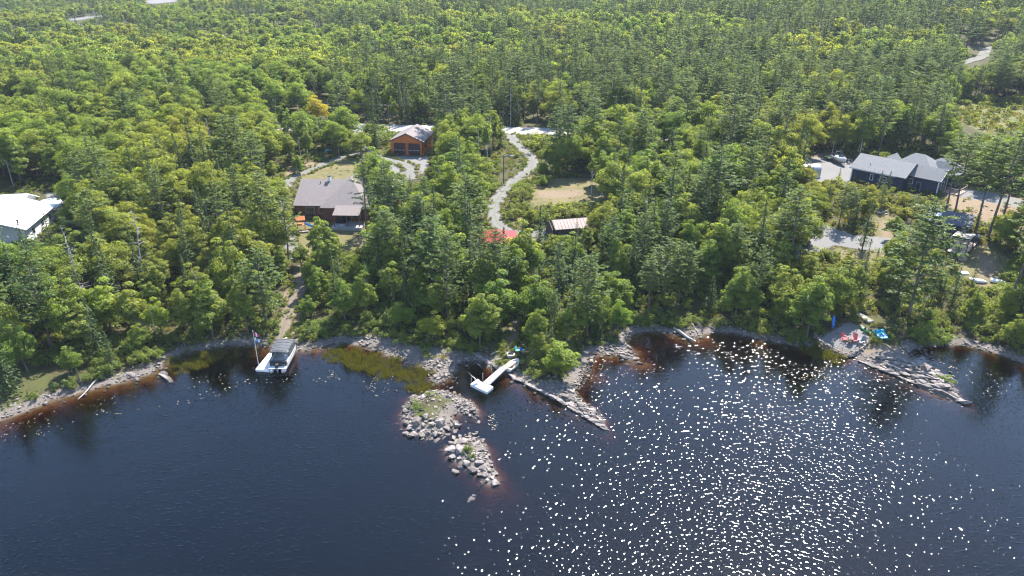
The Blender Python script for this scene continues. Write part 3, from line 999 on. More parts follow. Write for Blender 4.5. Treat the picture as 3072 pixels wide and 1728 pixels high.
NO_BASE = W_BARE + W_GRAVEL + W_LAWN + W_MEADOW + [wpoly(p) for p in (
    [(840, 500), (1110, 500), (1110, 690), (840, 690)], [(1150, 430), (1300, 430), (1300, 490), (1150, 490)], [(1400, 660), (1560, 660), (1560, 730), (1400, 730)],
    [(1540, 730), (1610, 730), (1610, 790), (1540, 790)], [(1640, 650), (1790, 650), (1790, 720), (1640, 720)], [(2530, 480), (2860, 480), (2860, 610), (2530, 600)],
    [(2760, 640), (2960, 640), (2960, 820), (2800, 820)], [(-120, 560), (180, 560), (170, 720), (-120, 720)])]


def inpoly(poly, x, y):
    ins = np.zeros(x.shape, bool)
    n = len(poly)
    for i in range(n):
        ax, ay = poly[i]; bx, by = poly[(i + 1) % n]
        if by != ay:
            ins ^= ((ay > y) != (by > y)) & (x < (bx - ax) * (y - ay) / (by - ay) + ax)
    return ins


_ou, _ov = np.meshgrid((np.arange(1024) + .5) * 3, (np.arange(576) + .5) * 3, indexing='ij')
OPEN_MAP = np.zeros(_ou.shape, bool)
for p in OPEN:
    OPEN_MAP |= inpoly(p, _ou, _ov)


def covers_open(x, y, z, h, r):
    bad = np.zeros(x.shape, bool)
    for fz in (0.05, 0.2, 0.35, 0.5, 0.65, 0.8, 1.0):
        for fx in (-0.9, 0, 0.9):
            k = 1.0 if fz < 0.85 else 0.4
            qx, qy = proj(x + fx * r * k, y, z + h * fz)
            u, v = (qx / 3).astype(int), (qy / 3).astype(int)
            ins = (u >= 0) & (u < 1024) & (v >= 0) & (v < 576)
            bad |= ins & OPEN_MAP[np.clip(u, 0, 1023), np.clip(v, 0, 575)]
    return bad


def on_road(x, y):
    bad = np.zeros(x.shape, bool)
    for W, wd in ROADLINES:
        for p in W[::2]:
            bad |= (x - p[0]) ** 2 + (y - p[1]) ** 2 < (wd * 0.5 + 0.9) ** 2
    return bad


def kinds_at(px, py):
    """chance of broadleaf, spruce, pine, birch, dead, young spruce around a pixel of the photo"""
    if py < 120:
        return (.52, .20, .06, .05, .02, .15) if px < 1000 else (.50, .26, .16, .04, .04, 0) if px < 2000 else (.34, .28, .34, .02, .02, 0)
    if py < 200 and px < 900:
        return (.62, .10, .03, .06, .03, .16)
    if px < 1000 and py < 560:
        return (.84, .05, .03, .05, .03, 0)
    if py < 420:
        return (.50, .32, .12, .05, .03, 0) if px < 1750 else (.32, .32, .34, .02, .03, 0)
    if px < 760:
        return (.36, .48, .11, .01, .04, 0)
    if px < 1900:
        return (.52, .25, .16, .06, .02, 0)
    return (.54, .20, .18, .04, .04, 0)


KN = ['broadleaf_tree', 'spruce_tree', 'pine_tree', 'birch_tree', 'dead_tree', 'young_spruce']


def scatter(y0, y1, cell, rng, marg=1.10):
    xs_, ys_ = [], []
    y = y0
    while y < y1:
        half = (y * CP + (CAM_H - 8) * SP) * 1536 / FPX * marg + 8
        n = int(2 * half / cell)
        xs_.append(-half + (np.arange(n) + rng.random(n)) * cell); ys_.append(y + (rng.random(n) - 0.5) * cell * 1.0)
        y += cell * 0.87
    return np.concatenate(xs_), np.concatenate(ys_)


PLANTS = []        # (kind, variant, x, y, z, height, rot, tint, label)
rng = np.random.default_rng(5)
sx1, sy1 = scatter(84, 270, 4.2, rng)
sx2, sy2 = scatter(270, 900, 6.1, rng)
sx, sy = np.concatenate([sx1, sx2]), np.concatenate([sy1, sy2])
dl = shore_d(sx, sy)
ok = dl > 2.2
sx, sy, dl = sx[ok], sy[ok], dl[ok]
sz = hgt(sx, sy, dl)
ok = ~on_road(sx, sy)
for p in NO_BASE:
    lo, hi = p.min(0) - 1, p.max(0) + 1
    k = (sx > lo[0]) & (sx < hi[0]) & (sy > lo[1]) & (sy < hi[1])
    idx = np.where(k)[0]
    if len(idx):
        ok[idx[inpoly(p, sx[idx], sy[idx])]] = False
sx, sy, sz, dl = sx[ok], sy[ok], sz[ok], dl[ok]
bpx, bpy_ = proj(sx, sy, sz)
stand = wob(sx, sy, 24.0, 3.3) + 0.7 * wob(sx, sy, 55.0, 0.4)      # conifers keep together in stands


def pick_kind(a, b, s):
    p = np.array(kinds_at(a, b))
    w = 1.5 if b < 230 else 1.1 if b < 430 else 0.4
    p[[1, 2, 5]] *= math.exp(1.9 * s * w); p[0] *= math.exp(-0.9 * s * w)
    return rng.choice(6, p=p / p.sum())


kk = np.array([pick_kind(a, b, s) for a, b, s in zip(bpx, bpy_, stand)])
lo_h = np.array([7.0, 8.5, 11.0, 9.0, 7.0, 4.0]); hi_h = np.array([14.0, 16.5, 18.5, 13.0, 12.0, 8.0])
hh_ = lo_h[kk] + (hi_h - lo_h)[kk] * rng.beta(1.6, 1.7, len(kk))
hh_ *= np.where((bpx < 1000) & (bpy_ < 170), 0.78, 1.0)
hh_ *= np.interp(dl, [2, 5, 10, 18], [0.42, 0.66, 0.90, 1.0])
hh_ *= np.interp(sdist(W_BARE[0], sx, sy), [-11, -2], [1.0, 0.34])      # low growth behind the open beach
cr_ = np.array([PR[k] for k in KN])[kk] * hh_ / np.array([11.3, 13.5, 17.6, 12, 11, 4.2])[kk]
drop = covers_open(sx, sy, sz, hh_, cr_)
for fac in (0.85, 0.7, 0.58, 0.46, 0.36):      # a lower tree where a tall one would hide what the photograph shows
    idx = np.where(drop)[0]
    still = covers_open(sx[idx], sy[idx], sz[idx], hh_[idx] * fac, cr_[idx] * fac)
    hh_[idx[~still]] *= fac
    drop[idx[~still]] = False
shr = np.where(drop)[0]
for i in np.where(~drop)[0]:
    v_ = int(rng.integers(0, 99)) if not (kk[i] == 0 and dl[i] < 20) else (4, 6, 6, 7)[int(rng.integers(0, 4))]
    PLANTS.append([KN[kk[i]], v_, sx[i], sy[i], sz[i], hh_[i], rng.random() * 6.28, None, None])
shr_h = rng.uniform(0.8, 2.0, len(shr))
bad3 = covers_open(sx[shr], sy[shr], sz[shr], shr_h, np.full(len(shr), .8))
for i, h, b in zip(shr, shr_h, bad3):
    if not b and sy[i] < 230:
        PLANTS.append(['shrub', int(rng.integers(0, 99)), sx[i], sy[i], sz[i], h, rng.random() * 6.28, None, None])

# trees one can point to in the photograph: kind, base px, base py, top py, tint, label
KEY = [
    ('pine_tree', 866, 792, 586, None, 'tall pine with a bare lower trunk beside the path below the brown-roofed house', 1),
    ('broadleaf_tree', 828, 705, 590, None, 'leafy tree beside the drive, left of the tall bare-trunked pine', 0),
    ('broadleaf_tree', 905, 800, 715, None, 'small leafy tree at the corner of the lawn path', 6),
    ('pine_tree', 1436, 775, 668, None, 'pine screening one end of the red cottage', 4),
    ('broadleaf_tree', 1672, 775, 690, None, 'leafy tree at the dark end of the pale-roofed shed', 6),
    ('broadleaf_tree', 1010, 770, 690, None, 'leafy tree on the lawn in front of the porch', 7),
    ('pine_tree', 1098, 700, 470, None, 'slender pine standing against the middle of the brown roof', 1),
    ('pine_tree', 1168, 745, 482, None, 'broad pine hiding the end of the brown-roofed house', 0),
    ('pine_tree', 1345, 965, 690, None, 'large layered pine on the bank behind the reedy shore', 2),
    ('pine_tree', 1762, 1005, 755, None, 'large blue-green pine at the corner of the bank beside the rocky point', 2),
    ('pine_tree', 2724, 950, 602, None, 'biggest dark layered pine in front of the navy cabin', 4),
    ('pine_tree', 1918, 850, 632, None, 'pine rising beside the pale-roofed shed', 4),
    ('pine_tree', 800, 975, 742, None, 'full pine beside the path down to the pontoon boat', 4),
    ('pine_tree', 2836, 640, 395, None, 'pine with a long bare trunk nearest the deck of the navy house', 3),
    ('pine_tree', 2858, 668, 400, None, 'bare-trunked pine just behind the charcoal cabin roof', 3),
    ('pine_tree', 2926, 700, 405, None, 'bare-trunked pine beside the dark hot tub', 3),
    ('pine_tree', 2962, 715, 385, None, 'tallest bare-trunked pine at the edge of the dry yard', 3),
    ('pine_tree', 3012, 640, 380, None, 'bare-trunked pine by the gravel drive at the photo edge', 3),
    ('pine_tree', 3062, 760, 430, None, 'pine cut by the photo edge beside the sloping lawn', 1),
    ('pine_tree', 3030, 905, 560, None, 'thick-trunked pine below the sloping lawn at the photo edge', 3),
    ('pine_tree', 2330, 800, 610, None, 'pine standing over the hidden pale blue boat', 1),
    ('spruce_tree', 322, 885, 612, None, 'tall dark spruce in front of the white-roofed house', 1),
    ('spruce_tree', 432, 900, 690, None, 'dark spruce beside the grey dead snag on the slope', 0),
    ('spruce_tree', 205, 905, 640, None, 'bushy spruce just beside the white house wall', 2),
    ('spruce_tree', 130, 925, 660, None, 'dark spruce below the white-roofed house', 4),
    ('spruce_tree', 55, 950, 700, None, 'spruce at the photo edge below the white-roofed house', 0),
    ('spruce_tree', 30, 1180, 980, None, 'low full spruce at the photo edge close to the water', 2),
    ('spruce_tree', 1008, 905, 752, None, 'dark spruce at the end of the lawn stepping stones', 0),
    ('spruce_tree', 1222, 955, 722, None, 'dark narrow spruce next to the large layered pine', 3),
    ('spruce_tree', 1415, 850, 690, None, 'spruce in front of the red cottage roof', 0),
    ('spruce_tree', 2862, 800, 652, None, 'thin young spruce growing beside the pergola deck', 3),
    ('spruce_tree', 2908, 880, 770, None, 'thin pale spruce above the white overturned boats', 3),
    ('young_spruce', 2636, 572, 512, None, 'small spruce in front of the navy house, first of a pair', 0),
    ('young_spruce', 2661, 574, 513, None, 'small spruce in front of the navy house, second of a pair', 1),
    ('young_spruce', 2722, 576, 538, None, 'shortest small spruce by the navy house corner', 2),
    ('young_spruce', 2515, 545, 503, None, 'small spruce in front of the gravel yard', 1),
    ('young_spruce', 2440, 690, 630, None, 'dark young spruce above the gravel turning area', 2),
    ('spruce_tree', 2560, 690, 590, None, 'round dark spruce above the gravel drive', 2),
    ('broadleaf_tree', 335, 995, 805, (1.25, 1.25, 1.0), 'bright green broadleaf tree above the shaded gully', 4),
    ('broadleaf_tree', 640, 1008, 800, None, 'tall leafy tree on the bank behind the flagpole', 3),
    ('broadleaf_tree', 560, 1000, 840, None, 'leafy tree on the shaded bank above the reeds', 0),
    ('broadleaf_tree', 745, 1000, 830, None, 'leafy tree on the bank directly behind the pontoon boat', 2),
    ('broadleaf_tree', 490, 1010, 870, (1.2, 1.2, 1), 'bright bushy tree beside the gully rocks', 4),
    ('broadleaf_tree', 975, 800, 625, None, 'leafy tree in front of the brown house doors', 4),
    ('broadleaf_tree', 1100, 965, 795, None, 'leafy tree behind the stony beach, nearest the pontoon boat', 2),
    ('broadleaf_tree', 1035, 965, 810, None, 'leafy tree between the path and the stony beach', 0),
    ('broadleaf_tree', 1200, 985, 885, (1.15, 1.1, .9), 'low yellowish tree at the back of the stony beach', 4),
    ('broadleaf_tree', 1310, 1022, 920, (1.25, 1.15, .8), 'yellow-green bushy tree at the edge of the stony beach', 4),
    ('broadleaf_tree', 1440, 1045, 850, None, 'leafy tree on one side of the path to the metal dock', 3),
    ('broadleaf_tree', 1500, 985, 780, None, 'tall leafy tree above the path to the metal dock', 1),
    ('broadleaf_tree', 1605, 1052, 905, None, 'leafy tree on the far side of the path to the metal dock', 0),
    ('broadleaf_tree', 1672, 1122, 1000, (1.1, 1.15, 1), 'bushy tree growing on the rocky point', 4),
    ('broadleaf_tree', 1740, 1020, 880, None, 'leafy tree leaning over the small cove', 2),
    ('broadleaf_tree', 1850, 1000, 870, (1.2, 1.2, 1), 'bright leafy tree over the bank of the cove', 4),
    ('broadleaf_tree', 2205, 960, 775, None, 'large rounded leafy tree above the log on the shore', 3),
    ('broadleaf_tree', 2420, 1012, 800, None, 'leafy tree beside the gravel beach patio', 0),
    ('broadleaf_tree', 2330, 985, 850, None, 'leafy tree between the log and the beach patio', 2),
    ('broadleaf_tree', 1082, 470, 385, None, 'leafy tree beside the pale road where the garage drive leaves it', 2),
    ('broadleaf_tree', 1045, 455, 380, None, 'leafy tree over the bend of the garage drive', 0),
    ('broadleaf_tree', 1112, 414, 362, None, 'leafy tree between the road and the garage drive', 2),
    ('broadleaf_tree', 1145, 408, 368, None, 'small leafy tree just before the garage roof corner', 0),
    ('broadleaf_tree', 1325, 412, 352, None, 'leafy tree at the back corner of the orange garage', 3),
    ('birch_tree', 1018, 470, 395, None, 'thin birch over the drive behind the brown-roofed house', 1),
    ('broadleaf_tree', 842, 640, 520, None, 'leafy tree overhanging the drive at the house corner', 0),
    ('broadleaf_tree', 1455, 800, 716, None, 'leafy tree directly in front of the red cottage', 6),
    ('broadleaf_tree', 1515, 815, 748, (1.1, 1.1, 1), 'bright leafy tree below the red cottage roof', 4),
    ('broadleaf_tree', 1752, 775, 668, None, 'leafy tree at the far end of the pale-roofed shed', 7),
    ('spruce_tree', 1728, 745, 645, None, 'thin spruce in front of the pale-roofed shed', 3),
    ('broadleaf_tree', 1705, 780, 678, None, 'leafy tree just below the pale-roofed shed', 6),
    ('broadleaf_tree', 1655, 800, 700, (1.1, 1.05, .9), 'leafy tree between the red parasol and the pale-roofed shed', 7),
    ('broadleaf_tree', 2680, 720, 640, None, 'small round tree beside the dry dirt patch', 4),
    ('broadleaf_tree', 2140, 480, 370, (1.3, 1.2, .8), 'yellow-green tree at the near corner of the road woods', 1),
    ('broadleaf_tree', 950, 398, 280, (1.95, 1.3, .45), 'orange-yellow maple turning early beside the gravel road', 1),
    ('broadleaf_tree', 178, 470, 378, (1.75, 1.05, .55), 'rusty orange tree above the white-roofed house', 2),
    ('broadleaf_tree', 130, 440, 360, (1.45, 1.0, .6), 'olive-orange tree next to the rusty one', 0),
    ('broadleaf_tree', 480, 455, 345, (1.45, 1.05, .65), 'olive-brown tree in the middle of the leafy woods', 0),
    ('broadleaf_tree', 1880, 500, 335, (1.25, 1.15, .8), 'yellowish tree above the dry grass clearing', 1),
    ('broadleaf_tree', 900, 520, 458, (.95, 1.1, 1), 'small round tree by the drive behind the brown-roofed house', 4),
    ('birch_tree', 1463, 520, 335, None, 'white birch with a forked trunk between the garage and the driveway', 0),
    ('birch_tree', 1430, 545, 410, None, 'second white birch between the garage and the driveway', 2),
    ('birch_tree', 1805, 590, 420, None, 'thin birch at the edge of the dry grass clearing', 1),
    ('birch_tree', 1775, 580, 440, None, 'short birch at the edge of the dry grass clearing', 2),
    ('birch_tree', 2578, 470, 330, None, 'pale-trunked birch at the edge of the woods behind the navy house', 0),
    ('birch_tree', 2495, 465, 345, None, 'pale-trunked birch behind the parked boat', 1),
    ('birch_tree', 840, 500, 360, None, 'birch by the bend of the drive with white limbs', 1),
    ('dead_tree', 452, 890, 632, None, 'tall grey dead snag with curled white branches on the slope', 0),
    ('dead_tree', 45, 1048, 925, None, 'grey dead snag at the photo edge above the shore', 1),
    ('dead_tree', 2425, 625, 545, (.8, .8, .8), 'broken dead trunk in front of the gravel yard', 1),
    ('dead_tree', 640, 535, 465, None, 'white bare-branched dead tree in the leafy woods', 2),
    ('dead_tree', 1225, 345, 262, None, 'pale leaning dead trunk at the edge of the woods behind the garage', 0),
    ('dead_tree', 1095, 780, 700, None, 'thin pale dead stem at the end of the lawn', 1),
    ('dead_tree', 600, 250, 180, None, 'small pale dead tree in the upper leafy woods', 2),
]
for kind, bx, by, ty, tint, lab, var in KEY:
    if kind == 'broadleaf_tree' and by > 930:
        var = (4, 6, 7)[var % 3]
    b = G(bx, by)
    h = height_for(b, ty)
    # make room: no fill trunk right at a key tree
    PLANTS[:] = [q for q in PLANTS if q[8] or (q[2] - b.x) ** 2 + (q[3] - b.y) ** 2 > (1.7 if kind != 'shrub' else .8) ** 2]
    PLANTS.append([kind, var, b.x, b.y, b.z, h, (bx * 7 + by) % 6.28, tint, lab])

# shrubs along the bank, drives and clearings
SHRUB_AREAS = [
    ([(1550, 560), (1610, 520), (1660, 500), (1640, 560), (1600, 640), (1650, 660), (1560, 690), (1520, 660)], 60, (.9, 2.6)),
    ([(1600, 610), (1800, 610), (1800, 660), (1640, 650)], 34, (.9, 2.4)),
    ([(1555, 400), (1690, 408), (1690, 480), (1640, 470), (1580, 440)], 40, (1.0, 3.2)),
    ([(1420, 540), (1500, 545), (1480, 590), (1420, 640)], 26, (.8, 2.0)),
    ([(1060, 395), (1180, 395), (1160, 440), (1090, 440)], 22, (1.0, 3.0)),
    ([(1180, 345), (1560, 350), (1560, 384), (1180, 380)], 36, (1.0, 2.6)),
    ([(1640, 355), (1900, 360), (1900, 395), (1660, 388)], 24, (1.0, 2.6)),
    ([(2460, 760), (2720, 780), (2700, 880), (2480, 860)], 50, (.7, 1.8)),
    ([(2500, 560), (2760, 585), (2740, 660), (2520, 640)], 40, (.9, 2.2)),
    ([(1560, 1060), (1640, 1050), (1720, 1060), (1700, 1120), (1640, 1130), (1570, 1100)], 26, (.7, 1.8)),
    ([(1490, 1090), (1525, 1085), (1525, 1105), (1495, 1105)], 5, (.6, 1.2)),
    ([(2585, 1020), (2650, 1040), (2650, 1075), (2600, 1075)], 16, (.6, 1.3)),
    ([(2650, 990), (2800, 1000), (2860, 1040), (2720, 1040)], 34, (.7, 1.6)),
    ([(880, 985), (1010, 960), (1010, 1015), (900, 1030)], 22, (.7, 1.6)),
    ([(350, 1040), (500, 1020), (500, 1060), (420, 1100)], 16, (.7, 1.8)),
    ([(60, 1190), (340, 1110), (340, 1130), (60, 1215)], 18, (.7, 1.8)),
    ([(2090, 975), (2260, 980), (2420, 1010), (2420, 1040), (2200, 1010)], 30, (.7, 1.5)),
    ([(1220, 1020), (1420, 1040), (1440, 1060), (1240, 1045)], 16, (.6, 1.3)),
    ([(1880, 960), (2050, 960), (2060, 985), (1880, 985)], 14, (.7, 1.6)),
    ([(2860, 300), (3072, 295), (3100, 320), (2880, 330)], 24, (1.5, 3.0)),
    ([(2950, 320), (3090, 330), (3090, 385), (2970, 380)], 9, (1.0, 2.0)),
    ([(3000, 770), (3060, 780), (3050, 870), (2990, 860)], 14, (.8, 1.8)),
    ([(2890, 880), (3072, 890), (3072, 1000), (2880, 1000)], 34, (.8, 2.2)),
]
for bx, by, h, lab in ((1246, 1222, .7, 'green bush on the larger islet, nearest its outer edge'), (1258, 1230, .5, 'low green bush beside the bigger one on the larger islet'), (1290, 1186, .55, 'green bush on the shore side of the larger islet'),
                       (1262, 1250, .45, 'small yellow-green tuft on the larger islet'), (1404, 1348, .7, 'green bush on top of the smaller islet'), (1412, 1370, .55, 'yellow-green bush below the one on the smaller islet'), (2842, 1143, .8, 'green bush near the tip of the rock spit past the patio'),
                       (2822, 1140, .6, 'smaller bush beside the one near the tip of the rock spit')):
    b = G(bx, by)
    PLANTS.append(['shrub', int(bx) % 4, b.x, b.y, b.z - .05, h, bx * .1, None, lab])
for pts, n, (h0, h1) in SHRUB_AREAS:
    p = wpoly(pts)
    lo, hi = p.min(0), p.max(0)
    c = 0
    for _ in range(n * 12):
        q = lo + (hi - lo) * rng.random(2)
        if not inpoly(p, np.array([q[0]]), np.array([q[1]]))[0] or on_road(np.array([q[0]]), np.array([q[1]]))[0]:
            continue
        z = GZ(*q)
        if z < 0.12:
            continue
        kind = 'young_spruce' if rng.random() < 0.16 else 'shrub'
        h = rng.uniform(h0, h1) * (1.2 if kind != 'shrub' else 1)
        if covers_open(np.array([q[0]]), np.array([q[1]]), np.array([z]), np.array([h]), np.array([.5]))[0]:
            continue
        PLANTS.append([kind, int(rng.integers(0, 99)), q[0], q[1], z, h, rng.random() * 6.28, None, None])
        c += 1
        if c >= n:
            break

# ------------------------------------------------------------------ plants become objects
WORDS = {'broadleaf_tree': 'leafy tree', 'spruce_tree': 'dark spruce', 'pine_tree': 'layered pine', 'birch_tree': 'white birch', 'dead_tree': 'dead tree',
         'shrub': 'green shrub', 'young_spruce': 'young spruce'}
ORD = 'first second third fourth fifth sixth seventh eighth ninth tenth eleventh twelfth thirteenth fourteenth fifteenth sixteenth seventeenth eighteenth nineteenth twentieth'.split()


def place_name(x, y):
    if y >= 860:
        for lim, s in ((300, 'above the pale shoreline at the photo edge'), (500, 'beside the rocky gully above the shore'), (700, 'on the shaded bank behind the flagpole'), (900, 'where the path meets the pontoon boat'), (1160, 'behind the reedy end of the stony beach'),
                       (1420, 'behind the stony beach'), (1570, 'along the path to the metal dock'), (1740, 'on the rocky point with the ladder'), (2060, 'on the bank of the small cove'), (2300, 'above the pale log on the shore'), (2480, 'close to the beach patio'),
                       (2760, 'behind the kayak and pedal boat'), (9999, 'above the quiet bay past the rock spit')):
            if x < lim:
                return s
    if y >= 560:
        for lim, s in ((220, 'around the white-roofed house'), (420, 'on the slope beside the white-roofed house'), (640, 'in the middle of the dark wooded slope'), (840, 'on the slope beside the brown-roofed house'), (1020, 'below the lawn of the brown-roofed house'), (1240, 'just past the brown-roofed house'),
                       (1480, 'between the brown-roofed house and the red roof'), (1660, 'around the red roofs'), (1900, 'around the pale-roofed shed'), (2140, 'in the grove past the pale-roofed shed'), (2420, 'beside the gravel turning area'), (2760, 'between the gravel drive and the navy house'), (9999, 'around the navy cabin')):
            if x < lim:
                return s
    if y >= 400:
        for lim, s in ((300, 'in the leafy woods above the white-roofed house'), (600, 'in the leafy woods between the two nearest roofs'), (860, 'in the leafy woods beside the drive bend'), (1160, 'beside the drive to the orange garage'), (1320, 'right beside the orange garage'), (1520, 'between the orange garage and the driveway'),
                       (1700, 'inside the driveway curve'), (1920, 'above the dry grass clearing'), (2200, 'in the grove below the gravel road'), (2560, 'around the gravel yard of the navy house'), (9999, 'behind the navy house')):
            if x < lim:
                return s
    for lim, s in ((700, 'in the woods before the orange-yellow maple'), (1150, 'in the woods behind the orange-yellow maple'), (1500, 'in the woods behind the orange garage'), (1800, 'in the woods behind the pole with the transformer'), (2300, 'in the dense woods behind the gravel yard'), (9999, 'in the tall woods near the pale meadow')):
        if x < lim:
            return s


by_kind = {}
for q in PLANTS:
    by_kind.setdefault(q[0], []).append(q)
SINGLE, MASS = [], []
for k, v in by_kind.items():
    seen = []
    for q in v:
        u, w = proj(q[2], q[3], q[4] + q[5] * .6)
        q.append((float(u), float(w)))
        if -30 < u < 3102 and -20 < w < 1700:
            seen.append(q)
        else:
            MASS.append(q)
    seen.sort(key=lambda q: (q[8] is None, -q[5] / q[3] if k != 'x' else 0))
    cap = 295
    SINGLE += seen[:cap]
    MASS += seen[cap:]

bins = {}
for q in SINGLE:
    if q[8] is None:
        u, w = proj(q[2], q[3], q[4])
        pl = place_name(float(u), float(w))
        hcls = 'tall' if q[5] > PH[q[0]][0] * 0.95 else 'small' if q[5] < PH[q[0]][0] * 0.62 else ''
        if q[0] in ('shrub', 'young_spruce'):
            hcls = ''
        bins.setdefault((q[0], hcls, pl), []).append(q)
NGROUP = {}
ROWS = ['front row'] + [w + ' row' for w in ORD[1:15]] + ['back row']
for (k, hc, pl), v in bins.items():
    base = (hc + ' ' if hc else '') + WORDS[k]
    gname = WORDS[k] + ' ' + pl
    v.sort(key=lambda q: q[3])
    nr = max(1, -(-len(v) // 20))
    per = -(-len(v) // nr)
    for rw_ in range(nr):
        row = sorted(v[rw_ * per:(rw_ + 1) * per], key=lambda q: q[9][0])
        for i, q in enumerate(row):
            if len(v) == 1:
                lab = 'only %s %s' % (base, pl)
            elif nr == 1:
                lab = '%s %s from the left %s' % (ORD[i], base, pl)
            else:
                lab = '%s %s, %s %s' % (ORD[i], base, ROWS[min(rw_, 15)], pl)
            q[8] = lab
            q.append(gname)

for q in SINGLE:
    kind, var, x, y, z, h, rot, tint, lab = q[:9]
    gname = q[10] if len(q) > 10 else None
    vs = KIND[kind]
    vi = var % len(vs)
    s = h / PH[kind][vi]
    wide = 1.0 + 0.12 * math.sin(x * 3.1 + y)
    if kind == 'broadleaf_tree' and h < 7:
        wide *= 1.25
    if kind == 'pine_tree' and vi == 3:
        wide *= 1.0
    scl = (s * wide, s * wide, s)
    pr = vs[vi]
    if pr['crown'] is not None and pr['trunk'] is not None and (y < 205 or gname is None) and kind not in ('shrub', 'young_spruce'):
        root = link(kind, None, None, (x, y, z), rot, scl)
        t_ = link('trunk', pr['trunk'], root)
        c_ = link('crown', pr['crown'], root)
        if tint:
            c_.color = (*tint, 1)
    else:
        root = link(kind, pr['all'], None, (x, y, z), rot, scl)
        if tint:
            root.color = (*tint, 1)
    tag(root, lab, {'shrub': 'shrub'}.get(kind, 'tree'), gname)


# ------------------------------------------------------------------ masses: one object each, instances on points
def mass(name, label, protos, pts, kindprop='stuff'):
    """pts: (proto index, x, y, z, scale, rot)"""
    if not pts:
        return
    c = bpy.data.collections.new(name + '_kinds')
    for i, me in enumerate(protos):
        o = bpy.data.objects.new('%03d_%s' % (i, me.name), me)
        c.objects.link(o)
    A = np.array(pts, float)
    me = bpy.data.meshes.new(name)
    me.vertices.add(len(A)); me.vertices.foreach_set('co', A[:, 1:4].astype(np.float32).ravel())
    for an, ty, arr in (('pick', 'INT', A[:, 0].astype(np.int32)), ('size', 'FLOAT', A[:, 4].astype(np.float32)), ('turn', 'FLOAT', A[:, 5].astype(np.float32))):
        a = me.attributes.new(an, ty, 'POINT'); a.data.foreach_set('value', arr)
    me.update()
    o = link(name, me)
    ng = bpy.data.node_groups.new(name + '_nodes', 'GeometryNodeTree')
    ng.interface.new_socket('Geometry', in_out='INPUT', socket_type='NodeSocketGeometry')
    ng.interface.new_socket('Geometry', in_out='OUTPUT', socket_type='NodeSocketGeometry')
    N, K = ng.nodes, ng.links
    gi, go = N.new('NodeGroupInput'), N.new('NodeGroupOutput')
    ci = N.new('GeometryNodeCollectionInfo'); ci.inputs['Collection'].default_value = c
    ci.inputs['Separate Children'].default_value = True; ci.inputs['Reset Children'].default_value = True
    ip = N.new('GeometryNodeInstanceOnPoints'); ip.inputs['Pick Instance'].default_value = True

    def attr(nm, ty):
        n = N.new('GeometryNodeInputNamedAttribute'); n.data_type = ty; n.inputs['Name'].default_value = nm
        return n.outputs['Attribute']
    K.new(attr('pick', 'INT'), ip.inputs['Instance Index'])
    K.new(attr('size', 'FLOAT'), ip.inputs['Scale'])
    cx = N.new('ShaderNodeCombineXYZ'); K.new(attr('turn', 'FLOAT'), cx.inputs['Z'])
    er = N.new('FunctionNodeEulerToRotation'); K.new(cx.outputs[0], er.inputs[0]); K.new(er.outputs[0], ip.inputs['Rotation'])
    K.new(gi.outputs[0], ip.inputs['Points']); K.new(ci.outputs[0], ip.inputs['Instance']); K.new(ip.outputs[0], go.inputs[0])
    md = o.modifiers.new('scatter', 'NODES'); md.node_group = ng
    tag(o, label, None, None, kindprop)
    return o


rg = np.random.default_rng(77)
FK = [k for k in KN]
fp, fidx = [], {}
for k in FK:
    fidx[k] = (len(fp), len(FAR[k])); fp += [r['all'] for r in FAR[k]]
nidx = {}
for k in list(KIND):
    nidx[k] = (len(fp), len(KIND[k])); fp += [r['all'] for r in KIND[k]]
pts, low = [], []
for q in MASS:
    kind, var, x, y, z, h, rot = q[:7]
    if y < 260 or kind == 'shrub':
        a, n = nidx[kind]; hh = PH[kind][var % n]
    else:
        a, n = fidx[kind]; hh = FH[kind]
    (low if kind == 'shrub' else pts).append((a + var % n, x, y, z, h / hh, rot))
mass('forest', 'mixed woods of leafy trees, spruce and pine reaching to the top of the photo', fp, pts)
ux, uy = scatter(84, 150, 2.1, rg)
ud = shore_d(ux, uy)
k = (ud > 1.6) & (ud < 30) & ~on_road(ux, uy) & (zmask(W_BARE + W_GRAVEL + W_LAWN + W_DIRT, ux, uy, 1.0) < .4)
ux, uy, ud = ux[k], uy[k], ud[k]
uz = hgt(ux, uy, ud)
uh = rg.uniform(.8, 2.0, len(ux)) * np.interp(ud, [1.6, 5], [.5, 1])
k = ~covers_open(ux, uy, uz, uh, np.full(len(ux), .7)) & (rg.random(len(ux)) < .8)
a_, n_ = nidx['shrub']
for x, y, z, h in zip(ux[k], uy[k], uz[k], uh[k]):
    v = int(rg.integers(0, n_))
    low.append((a_ + v, x, y, z, h / PH['shrub'][v], rg.random() * 6.28))
mass('undergrowth', 'low shrubs on the ground between the trees', fp, low)

# grass, weeds and small plants on the open ground and the forest floor
tp = [tuft(900 + i, H=h, R=r, n=46, wd=.05)['all'] for i, (h, r) in enumerate([(.45, .5), (.7, .45), (.35, .7)])] + \
     [shrub(910 + i, H=.7, R=.6, n=160, size=.18, ncl=7, name='weed')['all'] for i in range(3)] + \
     [tuft(920 + i, H=.9, R=.55, n=60, wd=.045, leafm=M_REED, name='reed', lean=.22)['all'] for i in range(2)]
gp = []
gx_ = rg.uniform(-105, 105, 15000); gy_ = rg.uniform(86, 200, 15000)
gd_ = shore_d(gx_, gy_)
gz_ = hgt(gx_, gy_, gd_)
k = (gd_ > 1.6) & ~on_road(gx_, gy_) & (np.abs(gx_) < gy_ * .8)
grv = (zmask(W_GRAVEL, gx_, gy_, 1.0) > .4) | ((zmask(W_BARE, gx_, gy_, 1.0) > .4) & (rg.random(len(gx_)) < .75))
lwn = zmask(W_LAWN, gx_, gy_, 1.0) > .4
drt = zmask(W_DIRT, gx_, gy_, 1.0) > .4
